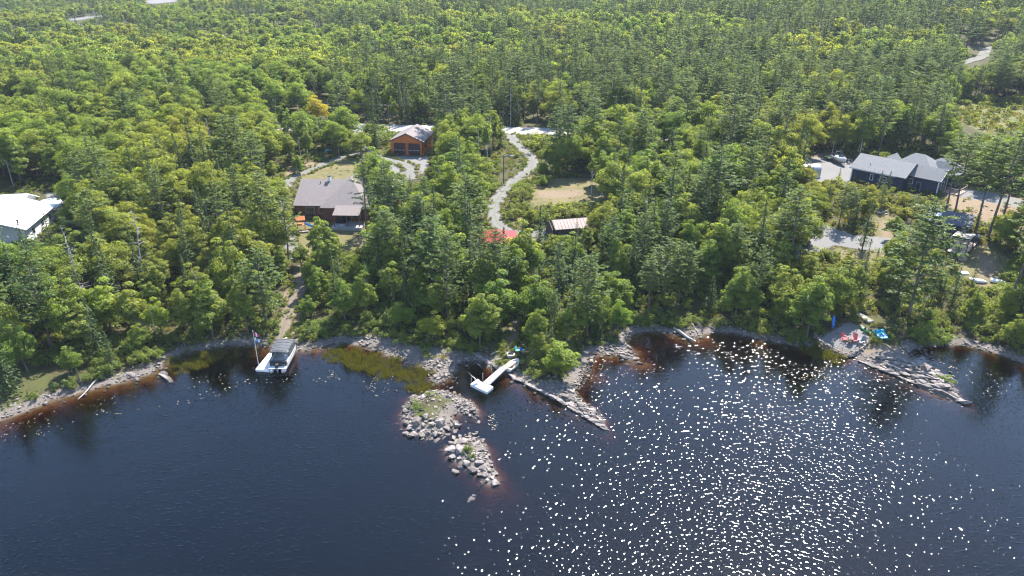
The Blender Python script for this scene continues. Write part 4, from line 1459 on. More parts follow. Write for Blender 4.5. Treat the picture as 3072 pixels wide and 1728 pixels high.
for i in np.where(k & ~grv)[0]:
    if drt[i] and rg.random() < .8:
        continue
    if lwn[i]:
        if rg.random() < .3:
            gp.append((rg.integers(0, 3), gx_[i], gy_[i], gz_[i] - .03, rg.uniform(.3, .8), rg.random() * 6.28))
        continue
    t_ = rg.integers(0, 3) if rg.random() < .35 else 3 + rg.integers(0, 3)
    gp.append((t_, gx_[i], gy_[i], gz_[i] - .03, rg.uniform(.6, 1.5), rg.random() * 6.28))
mx_, my_ = rg.uniform(125, 260, 9000), rg.uniform(190, 420, 9000)
mk_ = zmask(W_MEADOW, mx_, my_, 6.0) > .5
for x, y in zip(mx_[mk_], my_[mk_]):
    t_ = rg.integers(0, 3) if rg.random() < .7 else 3 + rg.integers(0, 3)
    gp.append((t_, x, y, GZ(x, y) - .03, rg.uniform(1.0, 2.4), rg.random() * 6.28))
for W_, wd_ in ROADLINES:
    t__ = np.gradient(W_, axis=0); t__ /= np.linalg.norm(t__, axis=1, keepdims=True)
    for i in range(len(W_)):
        if W_[i][1] > 240:
            continue
        for _ in range(4):
            s_ = rg.choice([-1, 1]) * (wd_ * .5 + rg.normal() * .32)
            q = W_[i] + np.array([-t__[i][1], t__[i][0]]) * s_ + t__[i] * rg.uniform(-1.5, 1.5)
            gp.append((rg.integers(0, 6), q[0], q[1], GZ(*q) + .02, rg.uniform(.35, .9), rg.random() * 6.28))
mass('grass', 'grass tufts and weeds over the banks, verges and clearings', tp, gp)

# reeds standing in the shallows
rp = []
for pts_, n in (([(505, 1085), (560, 1062), (680, 1050), (730, 1052), (650, 1085), (560, 1112), (510, 1118)], 120),
                ([(960, 1062), (1010, 1050), (1080, 1058), (1150, 1075), (1230, 1108), (1290, 1122), (1260, 1140), (1150, 1130), (1040, 1098)], 380),
                ([(1225, 1150), (1280, 1145), (1290, 1170), (1240, 1185)], 40), ([(2400, 1045), (2440, 1045), (2520, 1068), (2500, 1080), (2420, 1065)], 90),
                ):
    p = np.array([flat(*q) for q in pts_])
    lo, hi = p.min(0), p.max(0)
    q = lo + (hi - lo) * rg.random((n * 3, 2))
    q = q[inpoly(p, q[:, 0], q[:, 1])][:n]
    q = q + rg.normal(size=q.shape) * .5
    for a in q:
        z = max(GZ(*a), -.35)
        rp.append((6 + rg.integers(0, 2), a[0], a[1], z, rg.uniform(.55, 1.05), rg.random() * 6.28))
mass('reeds', 'yellow-green reeds standing in the brown shallows', tp, rp)

# ------------------------------------------------------------------ buildings
M_CEDAR = pm('orange_cedar', (0.50, 0.130, 0.020), (0.40, 0.098, 0.015), 1.2, 0.6, 0.1)
M_REDWOOD = pm('red_brown_siding', (0.16, 0.055, 0.028), (0.10, 0.035, 0.02), 1.0, 0.7)
M_MAROON = pm('dark_maroon_door', (0.035, 0.014, 0.018), (0.025, 0.010, 0.013), 2.0, 0.5)
M_TAUPE = pm('taupe_shingle', (0.182, 0.158, 0.150), (0.140, 0.121, 0.115), 3.0, 0.75, 0.3, spec=0.08)
M_GREYSH = pm('grey_shingle', (0.178, 0.178, 0.178), (0.135, 0.135, 0.136), 3.0, 0.75, 0.3, spec=0.08)
M_CHAR = pm('charcoal_shingle', (0.105, 0.108, 0.120), (0.082, 0.085, 0.095), 3.0, 0.7, 0.2, spec=0.08)
M_NAVY = pm('navy_siding', (0.020, 0.027, 0.062), (0.015, 0.020, 0.045), 1.5, 0.6)
M_WHITE = pm('white_paint', (0.62, 0.62, 0.61), (0.55, 0.55, 0.54), 2.0, 0.5)
M_WROOF = pm('white_metal_roof', (0.66, 0.66, 0.66), (0.60, 0.60, 0.60), 0.8, 0.45)
M_RED = pm('red_metal_roof', (0.27, 0.032, 0.030), (0.21, 0.026, 0.025), 1.0, 0.45, spec=0.08)
M_PINKM = pm('pale_metal_roof', (0.33, 0.255, 0.225), (0.26, 0.20, 0.178), 1.0, 0.7, spec=0.08)
M_DARKW = pm('dark_weathered_wood', (0.07, 0.062, 0.058), (0.045, 0.04, 0.038), 2.0, 0.8)
M_TANW = pm('tan_deck_wood', (0.36, 0.255, 0.19), (0.28, 0.20, 0.15), 2.0, 0.75)
M_CREAM = pm('cream_boards', (0.30, 0.255, 0.20), (0.24, 0.205, 0.16), 2.0, 0.7)
M_TRIMD = pm('dark_trim', (0.06, 0.028, 0.02), (0.045, 0.02, 0.015), 2.0, 0.6)
M_CONC = pm('concrete', (0.33, 0.325, 0.315), (0.26, 0.255, 0.25), 1.5, 0.9, 0.2)
M_GLASS = pm('window_glass', (0.035, 0.045, 0.055), (0.02, 0.025, 0.03), 0.6, 0.06, spec=0.8)
M_PALEG = pm('pale_pane', (0.42, 0.38, 0.38), (0.34, 0.31, 0.31), 1.0, 0.2)
M_STEEL = pm('galvanised_steel', (0.42, 0.43, 0.44), (0.34, 0.35, 0.36), 2.0, 0.35, metallic=0.6)
M_BLACK = pm('black_plastic', (0.02, 0.02, 0.022), (0.014, 0.014, 0.016), 2.0, 0.5)
M_POLE = pm('weathered_pole', (0.10, 0.075, 0.055), (0.065, 0.05, 0.04), 2.0, 0.9)


def walls_gable(x0, x1, y0, y1, zf, ze, zr, axis):
    """solid body with a pitched top, ridge along axis"""
    b = MB()
    if axis == 'x':
        ym = (y0 + y1) / 2
        sec = [(y0, zf), (y1, zf), (y1, ze), (ym, zr), (y0, ze)]
        b.loft([[(x, y, z) for y, z in sec] for x in (x0, x1)])
    else:
        xm = (x0 + x1) / 2
        sec = [(x0, zf), (x1, zf), (x1, ze), (xm, zr), (x0, ze)]
        b.loft([[(x, y, z) for x, z in sec] for y in (y0, y1)])
    return b


def roof_gable(root, x0, x1, y0, y1, ze, zr, axis, mat, over=0.45, thick=0.16, lift=0.03):
    """two sloping panels, each its own part"""
    def P(a, c, z):
        return (a, c, z) if axis == 'x' else (c, a, z)
    a0, a1, c0, c1 = (x0, x1, y0, y1) if axis == 'x' else (y0, y1, x0, x1)
    cm = (c0 + c1) / 2
    sl = (zr - ze) / (cm - c0)
    zo = ze - sl * over + lift + thick
    zt = zr + lift + thick
    r = []
    for c in (c0 - over, c1 + over):
        pts = [P(a0 - over, c, zo), P(a1 + over, c, zo), P(a1 + over, cm, zt), P(a0 - over, cm, zt)]
        n = (Vector(pts[1]) - Vector(pts[0])).cross(Vector(pts[2]) - Vector(pts[0]))
        if n.z < 0:
            pts = pts[::-1]
        r.append(MB().poly(pts, thick).build('roof_panel', mat, root))
    return r


def roof_hip(root, x0, x1, y0, y1, ze, zr, mat, over=0.5, thick=0.14, ridge=None):
    x0, x1, y0, y1 = x0 - over, x1 + over, y0 - over, y1 + over
    w, d = x1 - x0, y1 - y0
    z0 = ze - 0.12
    if w >= d:
        k = d / 2 if ridge is None else (w - ridge) / 2
        A, B = (x0 + k, (y0 + y1) / 2, zr), (x1 - k, (y0 + y1) / 2, zr)
        faces = [[(x0, y0, z0), (x1, y0, z0), B, A], [(x1, y1, z0), (x0, y1, z0), A, B], [(x1, y0, z0), (x1, y1, z0), B], [(x0, y1, z0), (x0, y0, z0), A]]
    else:
        k = w / 2 if ridge is None else (d - ridge) / 2
        A, B = ((x0 + x1) / 2, y0 + k, zr), ((x0 + x1) / 2, y1 - k, zr)
        faces = [[(x0, y0, z0), (x1, y0, z0), A], [(x1, y1, z0), (x0, y1, z0), B], [(x1, y0, z0), (x1, y1, z0), B, A], [(x0, y1, z0), (x0, y0, z0), A, B]]
    return [MB().poly([(a, b, c + thick) for a, b, c in f], thick).build('roof_panel', mat, root) for f in faces]


def opening(root, name, cx, cy_, cz, w, h, face, frame=M_WHITE, pane=M_GLASS, bars=1, proud=0.06, nm='pane'):
    """window or door proud of a wall; face is the wall's outward axis: -y, +y, +x or -x"""
    fr = 0.09
    b = MB()
    s = {'-y': (1, 0, 0, -1), '+y': (-1, 0, 0, 1), '+x': (0, 1, 1, 0), '-x': (0, -1, -1, 0)}[face]

    def bx(mb, u0, u1, z0, z1, d0, d1):
        c = []
        for u, d in ((u0, d0), (u1, d0), (u1, d1), (u0, d1)):
            c.append((cx + s[0] * u + s[2] * d, cy_ + s[1] * u + s[3] * d))
        mb.prism(c, cz + z0, cz + z1)
    bx(b, -w / 2, w / 2, h / 2 - fr, h / 2, -.02, proud); bx(b, -w / 2, w / 2, -h / 2, -h / 2 + fr, -.02, proud)
    bx(b, -w / 2, -w / 2 + fr, -h / 2 + fr, h / 2 - fr, -.02, proud); bx(b, w / 2 - fr, w / 2, -h / 2 + fr, h / 2 - fr, -.02, proud)
    o = b.build(name, frame, root)
    n = bars + 1
    for i in range(n):
        u0 = -w / 2 + fr + (w - 2 * fr) * i / n; u1 = -w / 2 + fr + (w - 2 * fr) * (i + 1) / n
        q = MB(); bx(q, u0 + (.03 if i else 0), u1 - (.03 if i < n - 1 else 0), -h / 2 + fr, h / 2 - fr, -.015, proud * .5)
        q.build(nm, pane, o)
    return o


def frame_from(A, B):
    A, B = Vector(A), Vector(B)
    return (B - A).length, math.atan2(B.y - A.y, B.x - A.x)


# --- orange two-bay garage
A, B = G(1174.5, 463.7), G(1270, 466.0)
W, r = frame_from(A, B)
zg = min(A.z, B.z) + 0.05
gar = thing('garage', 'orange wooden double garage with grey-brown gable roof and two dark doors', 'garage', ((A.x + B.x) / 2, (A.y + B.y) / 2, zg), r - math.radians(2.5))
hw = W / 2
walls_gable(-hw, hw, 0, 9.6, -1.2, 3.35, 5.15, 'y').build('wall', M_CEDAR, gar)
roof_gable(gar, -hw, hw, 0, 9.6, 3.35, 5.15, 'y', M_TAUPE, 0.4)
for sx_ in (-1, 1):
    cx = sx_ * 1.78
    d = MB().box(cx - 1.42, cx + 1.42, -.05, .02, 0.0, 2.85).build('garage_door', M_MAROON, gar)
    for i in (-1, 0, 1):
        MB().box(cx + i * .92 - .33, cx + i * .92 + .33, -.075, -.045, 1.06, 1.22).build('pane', M_PALEG, d)
    for z in (.7, 1.42, 2.12):
        MB().box(cx - 1.40, cx + 1.40, -.062, -.045, z - .015, z + .015).build('panel_joint', M_BLACK, d)
for x0 in (-hw - .03, hw - .22):
    MB().box(x0, x0 + .25, -.06, -.002, -.3, 3.3).build('corner_trim', M_TRIMD if x0 > 0 else M_CEDAR, gar)
MB().box(-.14, .14, -.07, -.002, -.1, 2.95).build('door_post', M_CEDAR, gar)
MB().box(-.07, .07, -.2, -.07, 2.5, 2.72).build('wall_lamp', M_BLACK, gar)
opening(gar, 'window', hw, 3.2, 1.9, 1.0, 1.1, '+x', M_TRIMD)
opening(gar, 'window', hw, 6.4, 1.9, 1.0, 1.1, '+x', M_TRIMD)
for s in (-1, 1):
    MB().bar((s * (hw + .42), -.42, 3.22), (0, -.42, 5.18), .10, .2).build('fascia', M_TRIMD, gar)

# --- house with the brown hip roof
A, B = G(893, 652), G(1150, 655)
W, r = frame_from(A, B)
zg = A.z
bh = thing('brown_roofed_house', 'single-storey house with broad taupe-brown shingle roof and red-brown walls', 'house', (A.x, A.y, zg), r)
walls_gable(0, W * .62, 0, 13, -1.5, 2.6, 5.6, 'x').build('wall', M_REDWOOD, bh)
roof_gable(bh, 0, W * .62, 0, 13, 2.6, 5.6, 'x', M_TAUPE, .5)
MB().box(W * .34, W * .84, -1.8, 14, -1.5, 2.75).build('wall', M_REDWOOD, bh)
roof_hip(bh, W * .34, W * .84, -1.8, 14, 2.75, 6.6, M_TAUPE, .5, ridge=2.6)
MB().box(W * .78, W * 1.10, 5, 15, -1.5, 2.6).build('wall', M_REDWOOD, bh)
roof_hip(bh, W * .78, W * 1.10, 5, 15, 2.6, 4.7, M_TAUPE, .5)
# porch roof in front of the hip block
MB().poly([(W * .50, -5.2, 2.35), (W * .80, -5.2, 2.35), (W * .80, -2.0, 3.25), (W * .50, -2.0, 3.25)], .14).build('porch_roof', M_TAUPE, bh)
for x in (W * .51, W * .655, W * .79):
    MB().box(x - .09, x + .09, -5.05, -4.87, -.4, 2.25).build('porch_post', M_REDWOOD, bh)
MB().box(W * .48, W * .82, -5.6, -1.85, -.9, .06).build('patio_slab', M_CONC, bh)
opening(bh, 'door', 2.6, 0, 1.1, 1.9, 2.1, '-y', M_CREAM, bars=1)
opening(bh, 'window', 4.9, 0, 1.4, 1.3, 1.2, '-y', M_CREAM)
opening(bh, 'door', W * .60, -1.8, 1.1, 2.0, 2.1, '-y', M_CREAM, bars=1)
opening(bh, 'window', W * .72, -1.8, 1.3, 1.6, 1.3, '-y', M_CREAM, bars=1)
ch = MB().box(5.0, 5.5, 5.9, 6.4, 4.6, 6.5).build('chimney', M_WHITE, bh)
MB().box(4.93, 5.57, 5.83, 6.47, 6.5, 6.62).build('chimney_cap', M_BLACK, ch)
for x in (4.55, 3.6):
    MB().tube([(x, 5.4, 5.0), (x, 5.4, 5.65)], .07, 8).build('roof_vent', M_BLACK, bh)

# --- white-roofed house at the photo edge
A, B = G(166, 657), G(86, 733)
Ln = (A - B).length
r = math.atan2(A.y - B.y, A.x - B.x) - math.pi / 2
wh = thing('white_roofed_house', 'white house with white metal roof, cut by the photo edge', 'house', (B.x, B.y, min(A.z, B.z)), r)
walls_gable(-11, 0, 0, Ln, -1.5, 2.9, 4.7, 'y').build('wall', M_WHITE, wh)
roof_gable(wh, -11, 0, 0, Ln, 2.9, 4.7, 'y', M_WROOF, .6)
walls_gable(-15, -5.2, Ln - 1, Ln + 6.5, -1.5, 2.9, 4.6, 'x').build('wall', M_WHITE, wh)
roof_gable(wh, -15, -5.2, Ln - 1, Ln + 6.5, 2.9, 4.6, 'x', M_WROOF, .5)
for y in (3.0, 7.0, Ln - 2.0):
    opening(wh, 'window', 0, y, 1.5, 1.3, 1.2, '+x', M_WHITE)
for k in range(9):
    y = .2 + k * (Ln - .4) / 8
    MB().bar((-5.5, y, 4.92), (.55, y, 2.92), .05, .05).build('roof_seam', M_WROOF, wh)
cp = thing('carport', 'low arched white carport behind the white-roofed house', 'carport', tuple(wh.matrix_basis @ Vector((-2.2, Ln + 3.4, 0.0))), r)
arch = [(-2.4 * math.cos(t), 1.9 + .75 * math.sin(t)) for t in np.linspace(0, math.pi, 13)]
inn = [(x * .975, z - .05) for x, z in arch][::-1]
MB().loft([[(x, y, z) for x, z in arch + inn] for y in (-2.6, 2.6)]).build('canopy', M_WROOF, cp)
for x in (-2.35, 2.35):
    for y in (-2.4, 2.4):
        MB().tube([(x, y, -.8), (x, y, 1.95)], .05, 8).build('post', M_WHITE, cp)

# --- red-roofed cottage
b = G(1492, 752)
rc = thing('red_roofed_cottage', 'small cottage with bright red metal hip roof half hidden by trees', 'cottage', b, math.radians(-6))
MB().box(-2.3, 2.5, -2.2, 3.0, -1.2, 2.5).build('wall', M_DARKW, rc)
roof_hip(rc, -2.3, 2.5, -2.2, 3.0, 2.5, 3.35, M_RED, .5, ridge=1.9)
MB().box(-5.2, -2.32, -1.2, 2.2, -1.2, 2.2).build('wall', M_DARKW, rc)
roof_gable(rc, -5.2, -2.9, -1.2, 2.2, 2.2, 3.0, 'x', M_RED, .3)
MB().box(2.52, 4.0, -1.6, 2.0, -1.2, 2.1).build('wall', M_DARKW, rc)
MB().poly([(2.95, -2.0, 2.5), (4.4, -2.0, 2.1), (4.4, 2.4, 2.1), (2.95, 2.4, 2.5)], .12).build('roof_panel', M_RED, rc)
MB().tube([(-.2, -1.0, 2.9), (-.2, -1.0, 4.1)], .08, 8).build('stove_pipe', M_BLACK, rc)
opening(rc, 'window', -.9, -2.2, 1.4, 1.0, 1.0, '-y', M_WHITE)
opening(rc, 'door', 1.2, -2.2, 1.0, .95, 2.0, '-y', M_WHITE, bars=0)

# --- pale-roofed shed
A = G(1669, 722)
sh = thing('shed', 'long open-sided shed with pale pinkish metal roof and dark end wall', 'shed', A, math.radians(12))
walls_gable(.4, 6.0, 0, 4.4, -1.0, 2.2, 3.05, 'x').build('wall', M_DARKW, sh)
roof_gable(sh, 0, 6.0, 0, 4.4, 2.2, 3.05, 'x', M_PINKM, .35)
MB().poly([(-.75, -.3, -.4), (-.75, 4.6, -.4), (-.75, 4.6, 2.2), (-.75, 2.2, 3.0), (-.75, -.3, 2.2)], .1).build('end_wall', M_DARKW, sh)
for i in range(11):
    x = -.2 + i * .64
    MB().bar((x, -.42, 2.27), (x, 2.2, 3.27), .04, .05).build('roof_seam', M_PINKM, sh)

# --- navy house with stepped grey roofs
P0 = G(2551, 536)
uu = Vector((.67, -.74, 0)).normalized()
r = math.atan2(uu.y, uu.x)
nh = thing('navy_house', 'navy blue house with stepped light grey shingle roofs and white trim', 'house', (P0.x, P0.y, P0.z), r)
walls_gable(0, 11, 0, 8, -2.5, 2.7, 4.8, 'x').build('wall', M_NAVY, nh)
roof_gable(nh, 0, 11, 0, 8, 2.7, 4.8, 'x', M_GREYSH, .5)
MB().box(5.5, 15, 4.2, 12.5, -2.5, 3.0).build('wall', M_NAVY, nh)
roof_hip(nh, 5.5, 15, 4.2, 12.5, 3.0, 6.0, M_GREYSH, .5, ridge=2.0)
walls_gable(9.2, 17.0, 2.6, 7.4, -2.5, 2.8, 4.5, 'x').build('wall', M_NAVY, nh)
roof_gable(nh, 9.2, 17.0, 2.6, 7.4, 2.8, 4.5, 'x', M_GREYSH, .45)
MB().box(11.0, 18.2, 8.2, 13.6, -2.5, 3.2).build('wall', M_NAVY, nh)
roof_hip(nh, 11.0, 18.2, 8.2, 13.6, 3.2, 5.3, M_GREYSH, .5)
walls_gable(13.8, 16.6, 8.6, 10.6, 3.0, 3.9, 4.9, 'x').build('dormer', M_NAVY, nh)
roof_gable(nh, 13.8, 16.6, 8.6, 10.6, 3.9, 4.9, 'x', M_GREYSH, .3, .1)
walls_gable(2.6, 5.6, 7.0, 12.0, -2.0, 2.7, 4.3, 'y').build('wall', M_NAVY, nh)
roof_gable(nh, 2.6, 5.6, 7.0, 12.0, 2.7, 4.3, 'y', M_GREYSH, .4)
for x, y in ((-.02, -.02), (16.9, 2.55), (16.9, 7.2)):
    MB().box(x - .03, x + .16, y - .05, y + .14, -2.0, 2.68).build('corner_trim', M_WHITE, nh)
for s in (0, 1):
    MB().bar((17.47, 2.15 if s == 0 else 7.85, 2.68), (17.47, 5.0, 4.68), .06, .16).build('fascia', M_WHITE, nh)
MB().box(-.5, 9.4, -.53, -.48, 2.42, 2.58).build('fascia', M_WHITE, nh)
opening(nh, 'window', 4.4, 0, 1.3, .7, 1.3, '-y')
opening(nh, 'window', 6.9, 0, 1.3, 1.4, 1.2, '-y')
opening(nh, 'window', 11.4, 2.6, 1.5, 1.2, 1.2, '-y')
opening(nh, 'door', 13.2, 2.6, .6, 1.0, 2.1, '-y', M_CREAM, bars=0)
opening(nh, 'window', 17.0, 5.0, 1.2, 1.6, 1.8, '+x')
opening(nh, 'window', 18.2, 9.6, 1.4, 1.4, 2.0, '+x')
opening(nh, 'window', 18.2, 11.6, 1.4, 1.8, 2.0, '+x')
MB().box(17.05, 20.4, 5.2, 10.6, -.25, -.05).build('deck', M_TANW, nh)
for x, y in ((20.3, 5.3), (20.3, 7.9), (20.3, 10.5), (17.3, 5.3)):
    MB().box(x - .07, x + .07, y - .07, y + .07, -3.2, -.25).build('deck_post', M_TANW, nh)
for k, (a, c) in enumerate((((17.2, 5.3), (20.3, 5.3)), ((20.3, 5.3), (20.3, 10.5)), ((20.3, 10.5), (18.4, 10.5)))):
    MB().bar((*a, .95), (*c, .95), .08, .06).build('rail', M_TANW, nh)
    for t in np.linspace(0.08, .92, 5):
        x, y = a[0] + (c[0] - a[0]) * t, a[1] + (c[1] - a[1]) * t
        MB().box(x - .035, x + .035, y - .035, y + .035, -.05, .92).build('rail_post', M_TANW, nh)
MB().tube([(3.0, 1.6, 3.4), (3.0, 1.6, 4.2)], .07, 8).build('roof_vent', M_WHITE, nh)

# --- navy cabin with charcoal roof
A = G(2777, 694)
cb = thing('cabin', 'small navy cabin with dark charcoal roof and a skylight', 'cabin', A, math.atan2(-.56, .83))
walls_gable(0, 6.5, 0, 6.0, -1.5, 2.25, 3.5, 'x').build('wall', M_NAVY, cb)
rp_ = roof_gable(cb, 0, 6.5, 0, 6.0, 2.25, 3.5, 'x', M_CHAR, .4)
sl = 1.25 / 3.0
sk = MB().poly([(1.0, 1.0, 2.25 + sl * 1.0 + .27), (1.75, 1.0, 2.25 + sl * 1.0 + .27), (1.75, 1.9, 2.25 + sl * 1.9 + .27), (1.0, 1.9, 2.25 + sl * 1.9 + .27)], .12).build('skylight', M_WHITE, cb)
MB().tube([(4.6, 1.6, 2.9), (4.6, 1.6, 3.5)], .06, 8).build('roof_vent', M_BLACK, cb)
opening(cb, 'window', 6.5, 3, 1.2, 1.4, 1.1, '+x', M_WHITE)
opening(cb, 'door', 4.6, 0, .95, .95, 2.0, '-y', M_CHAR, bars=0)

# --- timber deck with pergola
dq = [G(2836, 766), G(2890, 779), G(2936, 728), G(2880, 718)]
dz = max(p.z for p in dq) + .12
ctr = sum((p for p in dq), Vector()) / 4
dk = thing('pergola_deck', 'tan timber deck with a cream slatted pergola beside the navy cabin', 'deck', (ctr.x, ctr.y, dz))
loc = [(p.x - ctr.x, p.y - ctr.y) for p in dq]
npl = 14
for i in range(npl):
    def lerp(a, b, t): return (a[0] + (b[0] - a[0]) * t, a[1] + (b[1] - a[1]) * t)
    t0, t1 = i / npl + .004, (i + 1) / npl - .004
    MB().prism([lerp(loc[0], loc[3], t0), lerp(loc[1], loc[2], t0), lerp(loc[1], loc[2], t1), lerp(loc[0], loc[3], t1)], -.04, .0).build('plank', M_TANW, dk)
MB().prism([(x * .97, y * .97) for x, y in loc], -1.6, -.05).build('deck_skirt', M_DARKW, dk)
pq = [lerp(loc[0], loc[3], .03), lerp(loc[1], loc[2], .03), lerp(loc[1], loc[2], .50), lerp(loc[0], loc[3], .52)]
for x, y in pq:
    MB().box(x - .07, x + .07, y - .07, y + .07, 0, 2.35).build('post', M_DARKW, dk)
for i in range(4):
    a, c = pq[i], pq[(i + 1) % 4]
    MB().bar((*a, 2.4), (*c, 2.4), .1, .14).build('beam', M_DARKW, dk)
for i in range(13):
    t0, t1 = .25 + i * .0577 + .002, .25 + (i + 1) * .0577 - .004
    q = [lerp(pq[0], pq[3], t0), lerp(pq[1], pq[2], t0), lerp(pq[1], pq[2], t1), lerp(pq[0], pq[3], t1)]
    MB().prism(q, 2.49, 2.53).build('slat', M_CREAM, dk)
st = lerp(loc[0], loc[1], .78)
for k in range(3):
    MB().box(st[0] - .6, st[0] + .8, st[1] - .35 - .3 * k, st[1] - .05 - .3 * k, -.5 - .2 * k, -.15 - .18 * k).build('step', M_TANW, dk)
hb = G(2917, 722)
ht = thing('hot_tub', 'square dark hot tub at the far end of the pergola deck', 'hot tub', (hb.x, hb.y, dz), math.radians(-35))
MB().box(-.95, .95, -.95, .95, 0, .85).build('tub_shell', M_BLACK, ht, bevel=.05)
MB().box(-.9, .9, -.9, .9, .87, .95).build('cover', M_CHAR, ht, bevel=.03)
for k in range(3):
    MB().box(-1.35, -1.0, -.4, .4, .05 + .22 * k, .1 + .22 * k).build('step', M_CREAM, ht)

# --- silver arched shelter on the gravel yard
b = G(2424, 527)
asl = thing('arched_shelter', 'silver-grey arched storage shelter on the gravel yard', 'shelter', b, math.radians(8))
n = 12
for i in range(n):
    x0, x1 = -2.1 + 4.2 * i / n, -2.1 + 4.2 * (i + 1) / n
    pr = [(-1.5, 0), (-1.5, 1.7)] + [(-1.5 * math.cos(t), 1.7 + .95 * math.sin(t)) for t in np.linspace(.15, math.pi - .15, 9)] + [(1.5, 1.7), (1.5, 0)]
    pi_ = [(y * .96, z * .98 - .01) for y, z in pr][::-1]
    MB().loft([[(x, y, z) for y, z in pr + pi_] for x in (x0 + .01, x1 - .01)]).build('shell_panel', M_STEEL, asl)
MB().box(-2.15, 2.15, -1.62, -1.5, -.1, .18).build('ground_rail', M_WHITE, asl)

# ------------------------------------------------------------------ rocks
def rock_mesh(seed, n=16, fl=0.6):
    rg_ = np.random.default_rng(seed)
    bm = bmesh.new()
    P = rg_.uniform(-1, 1, (n, 3)); P = P / np.maximum(1, np.linalg.norm(P, axis=1, keepdims=True) / 1.05) * np.array([1, .75, fl])
    for p in P:
        bm.verts.new(p)
    r_ = bmesh.ops.convex_hull(bm, input=bm.verts)
    bmesh.ops.delete(bm, geom=[v for v in bm.verts if not v.link_faces], context='VERTS')
    me = bpy.data.meshes.new('rock')
    bm.to_mesh(me); bm.free()
    return me


ROCKS = [rock_mesh(40 + i, 15 + i % 4, .55 + .08 * (i % 3)) for i in range(9)]
SLABS = [rock_mesh(60 + i, 14, .34) for i in range(6)]
for me in ROCKS:
    me.materials.append(M_ROCK)
for me in SLABS:
    me.materials.append(M_SLATE)
rk = np.random.default_rng(21)


def rock(root, x, y, s, slab=False, rz=None, zoff=None, stretch=1.0):
    s *= .66
    me = (SLABS if slab else ROCKS)[int(rk.integers(0, 6 if slab else 9))]
    z = max(GZ(x, y), -.10)
    o = link('rock', me, root, None, (rk.uniform(-.2, .2), rk.uniform(-.2, .2), rk.random() * 6.28 if rz is None else rz + rk.normal() * .15), (s * stretch, s, s * rk.uniform(.8, 1.2)))
    o.location = (x - root.location.x, y - root.location.y, z + (s * .16 if zoff is None else zoff) - root.location.z)
    return o


def fill_rocks(root, pts, n, s0, s1, slabs=0.2, rz=None, power=2.2, at_z=None):
    p = np.array([flat(*q) for q in pts])
    lo, hi = p.min(0), p.max(0)
    placed = []
    tries = 0
    while len(placed) < n and tries < n * 30:
        tries += 1
        q = lo + (hi - lo) * rk.random(2)
        if not inpoly(p, np.array([q[0]]), np.array([q[1]]))[0]:
            continue
        s = s0 + (s1 - s0) * rk.random() ** power
        if any((q[0] - a) ** 2 + (q[1] - b) ** 2 < (.42 * (s + t)) ** 2 for a, b, t in placed):
            continue
        placed.append((q[0], q[1], s))
        rock(root, q[0], q[1], s, rk.random() < slabs, rz, stretch=1.0 if rz is None else rk.uniform(1.1, 1.9))
    return placed


def rock_thing(name, label, px, py):
    x, y = flat(px, py)
    return thing(name, label, 'rocks', (x, y, 0.0))


S = 1.19255
LEDGE = math.atan2(flat(1525 * S, 1082 * S)[1] - flat(1290 * S, 950 * S)[1], flat(1525 * S, 1082 * S)[0] - flat(1290 * S, 950 * S)[0])
i1 = rock_thing('rocky_island', 'larger rocky islet with dry sand and grass in the middle', 1318, 1245)
fill_rocks(i1, px3([(1012, 1030), (1035, 1000), (1070, 984), (1105, 978), (1110, 995), (1075, 1003), (1050, 1025), (1040, 1060), (1018, 1070)]), 44, .35, .95, .2)
fill_rocks(i1, px3([(1105, 978), (1150, 990), (1188, 1010), (1206, 1032), (1200, 1056), (1172, 1046), (1150, 1030), (1110, 1000)]), 62, .3, .8, .25)
fill_rocks(i1, px3([(1030, 1065), (1060, 1060), (1100, 1065), (1150, 1062), (1158, 1080), (1120, 1104), (1080, 1112), (1050, 1100), (1026, 1085)]), 40, .45, 1.5, .55, power=1.2)
fill_rocks(i1, px3([(1045, 1010), (1110, 998), (1150, 1030), (1130, 1060), (1050, 1060)]), 30, .18, .4, .1)
for x, y, s in ((1020, 1092, .8), (1032, 1098, .95), (1160, 1070, .5), (1172, 1062, .4), (1178, 1078, .35), (1015, 1062, .5), (1204, 1064, .6)):
    rock(i1, *flat(x * S, y * S), s, zoff=.12)
i2 = rock_thing('rocky_island', 'smaller islet of piled dark boulders with a green bush', 1407, 1370)
fill_rocks(i2, px3([(1117, 1130), (1140, 1104), (1165, 1095), (1170, 1120), (1160, 1160), (1135, 1155)]), 20, .5, 1.5, .5, power=1.2)
fill_rocks(i2, px3([(1165, 1092), (1195, 1092), (1220, 1110), (1230, 1135), (1205, 1140), (1175, 1115)]), 26, .35, .9, .25, power=1.4)
fill_rocks(i2, px3([(1200, 1135), (1232, 1140), (1236, 1170), (1248, 1195), (1250, 1218), (1234, 1224), (1212, 1200), (1180, 1182), (1165, 1165)]), 42, .4, 1.15, .3, power=1.2)
fill_rocks(i2, px3([(1160, 1110), (1200, 1130), (1200, 1160), (1165, 1160)]), 16, .25, .55, .1)
for x, y, s in ((1145, 1188, .85), (1247, 1190, .6), (1252, 1216, .5), (1212, 1215, .45), (1205, 1195, .5), (1184, 1098, .7), (1200, 1090, .6)):
    rock(i2, *flat(x * S, y * S), s, zoff=.1)
i3 = rock_thing('boulder', 'lone pair of pale rocks breaking the open water past the islets', 1417, 1498)
for x, y, s in ((1187, 1253, .75), (1180, 1259, .5), (1192, 1246, .45)):
    rock(i3, *flat(x * S, y * S), s, True, zoff=.05)

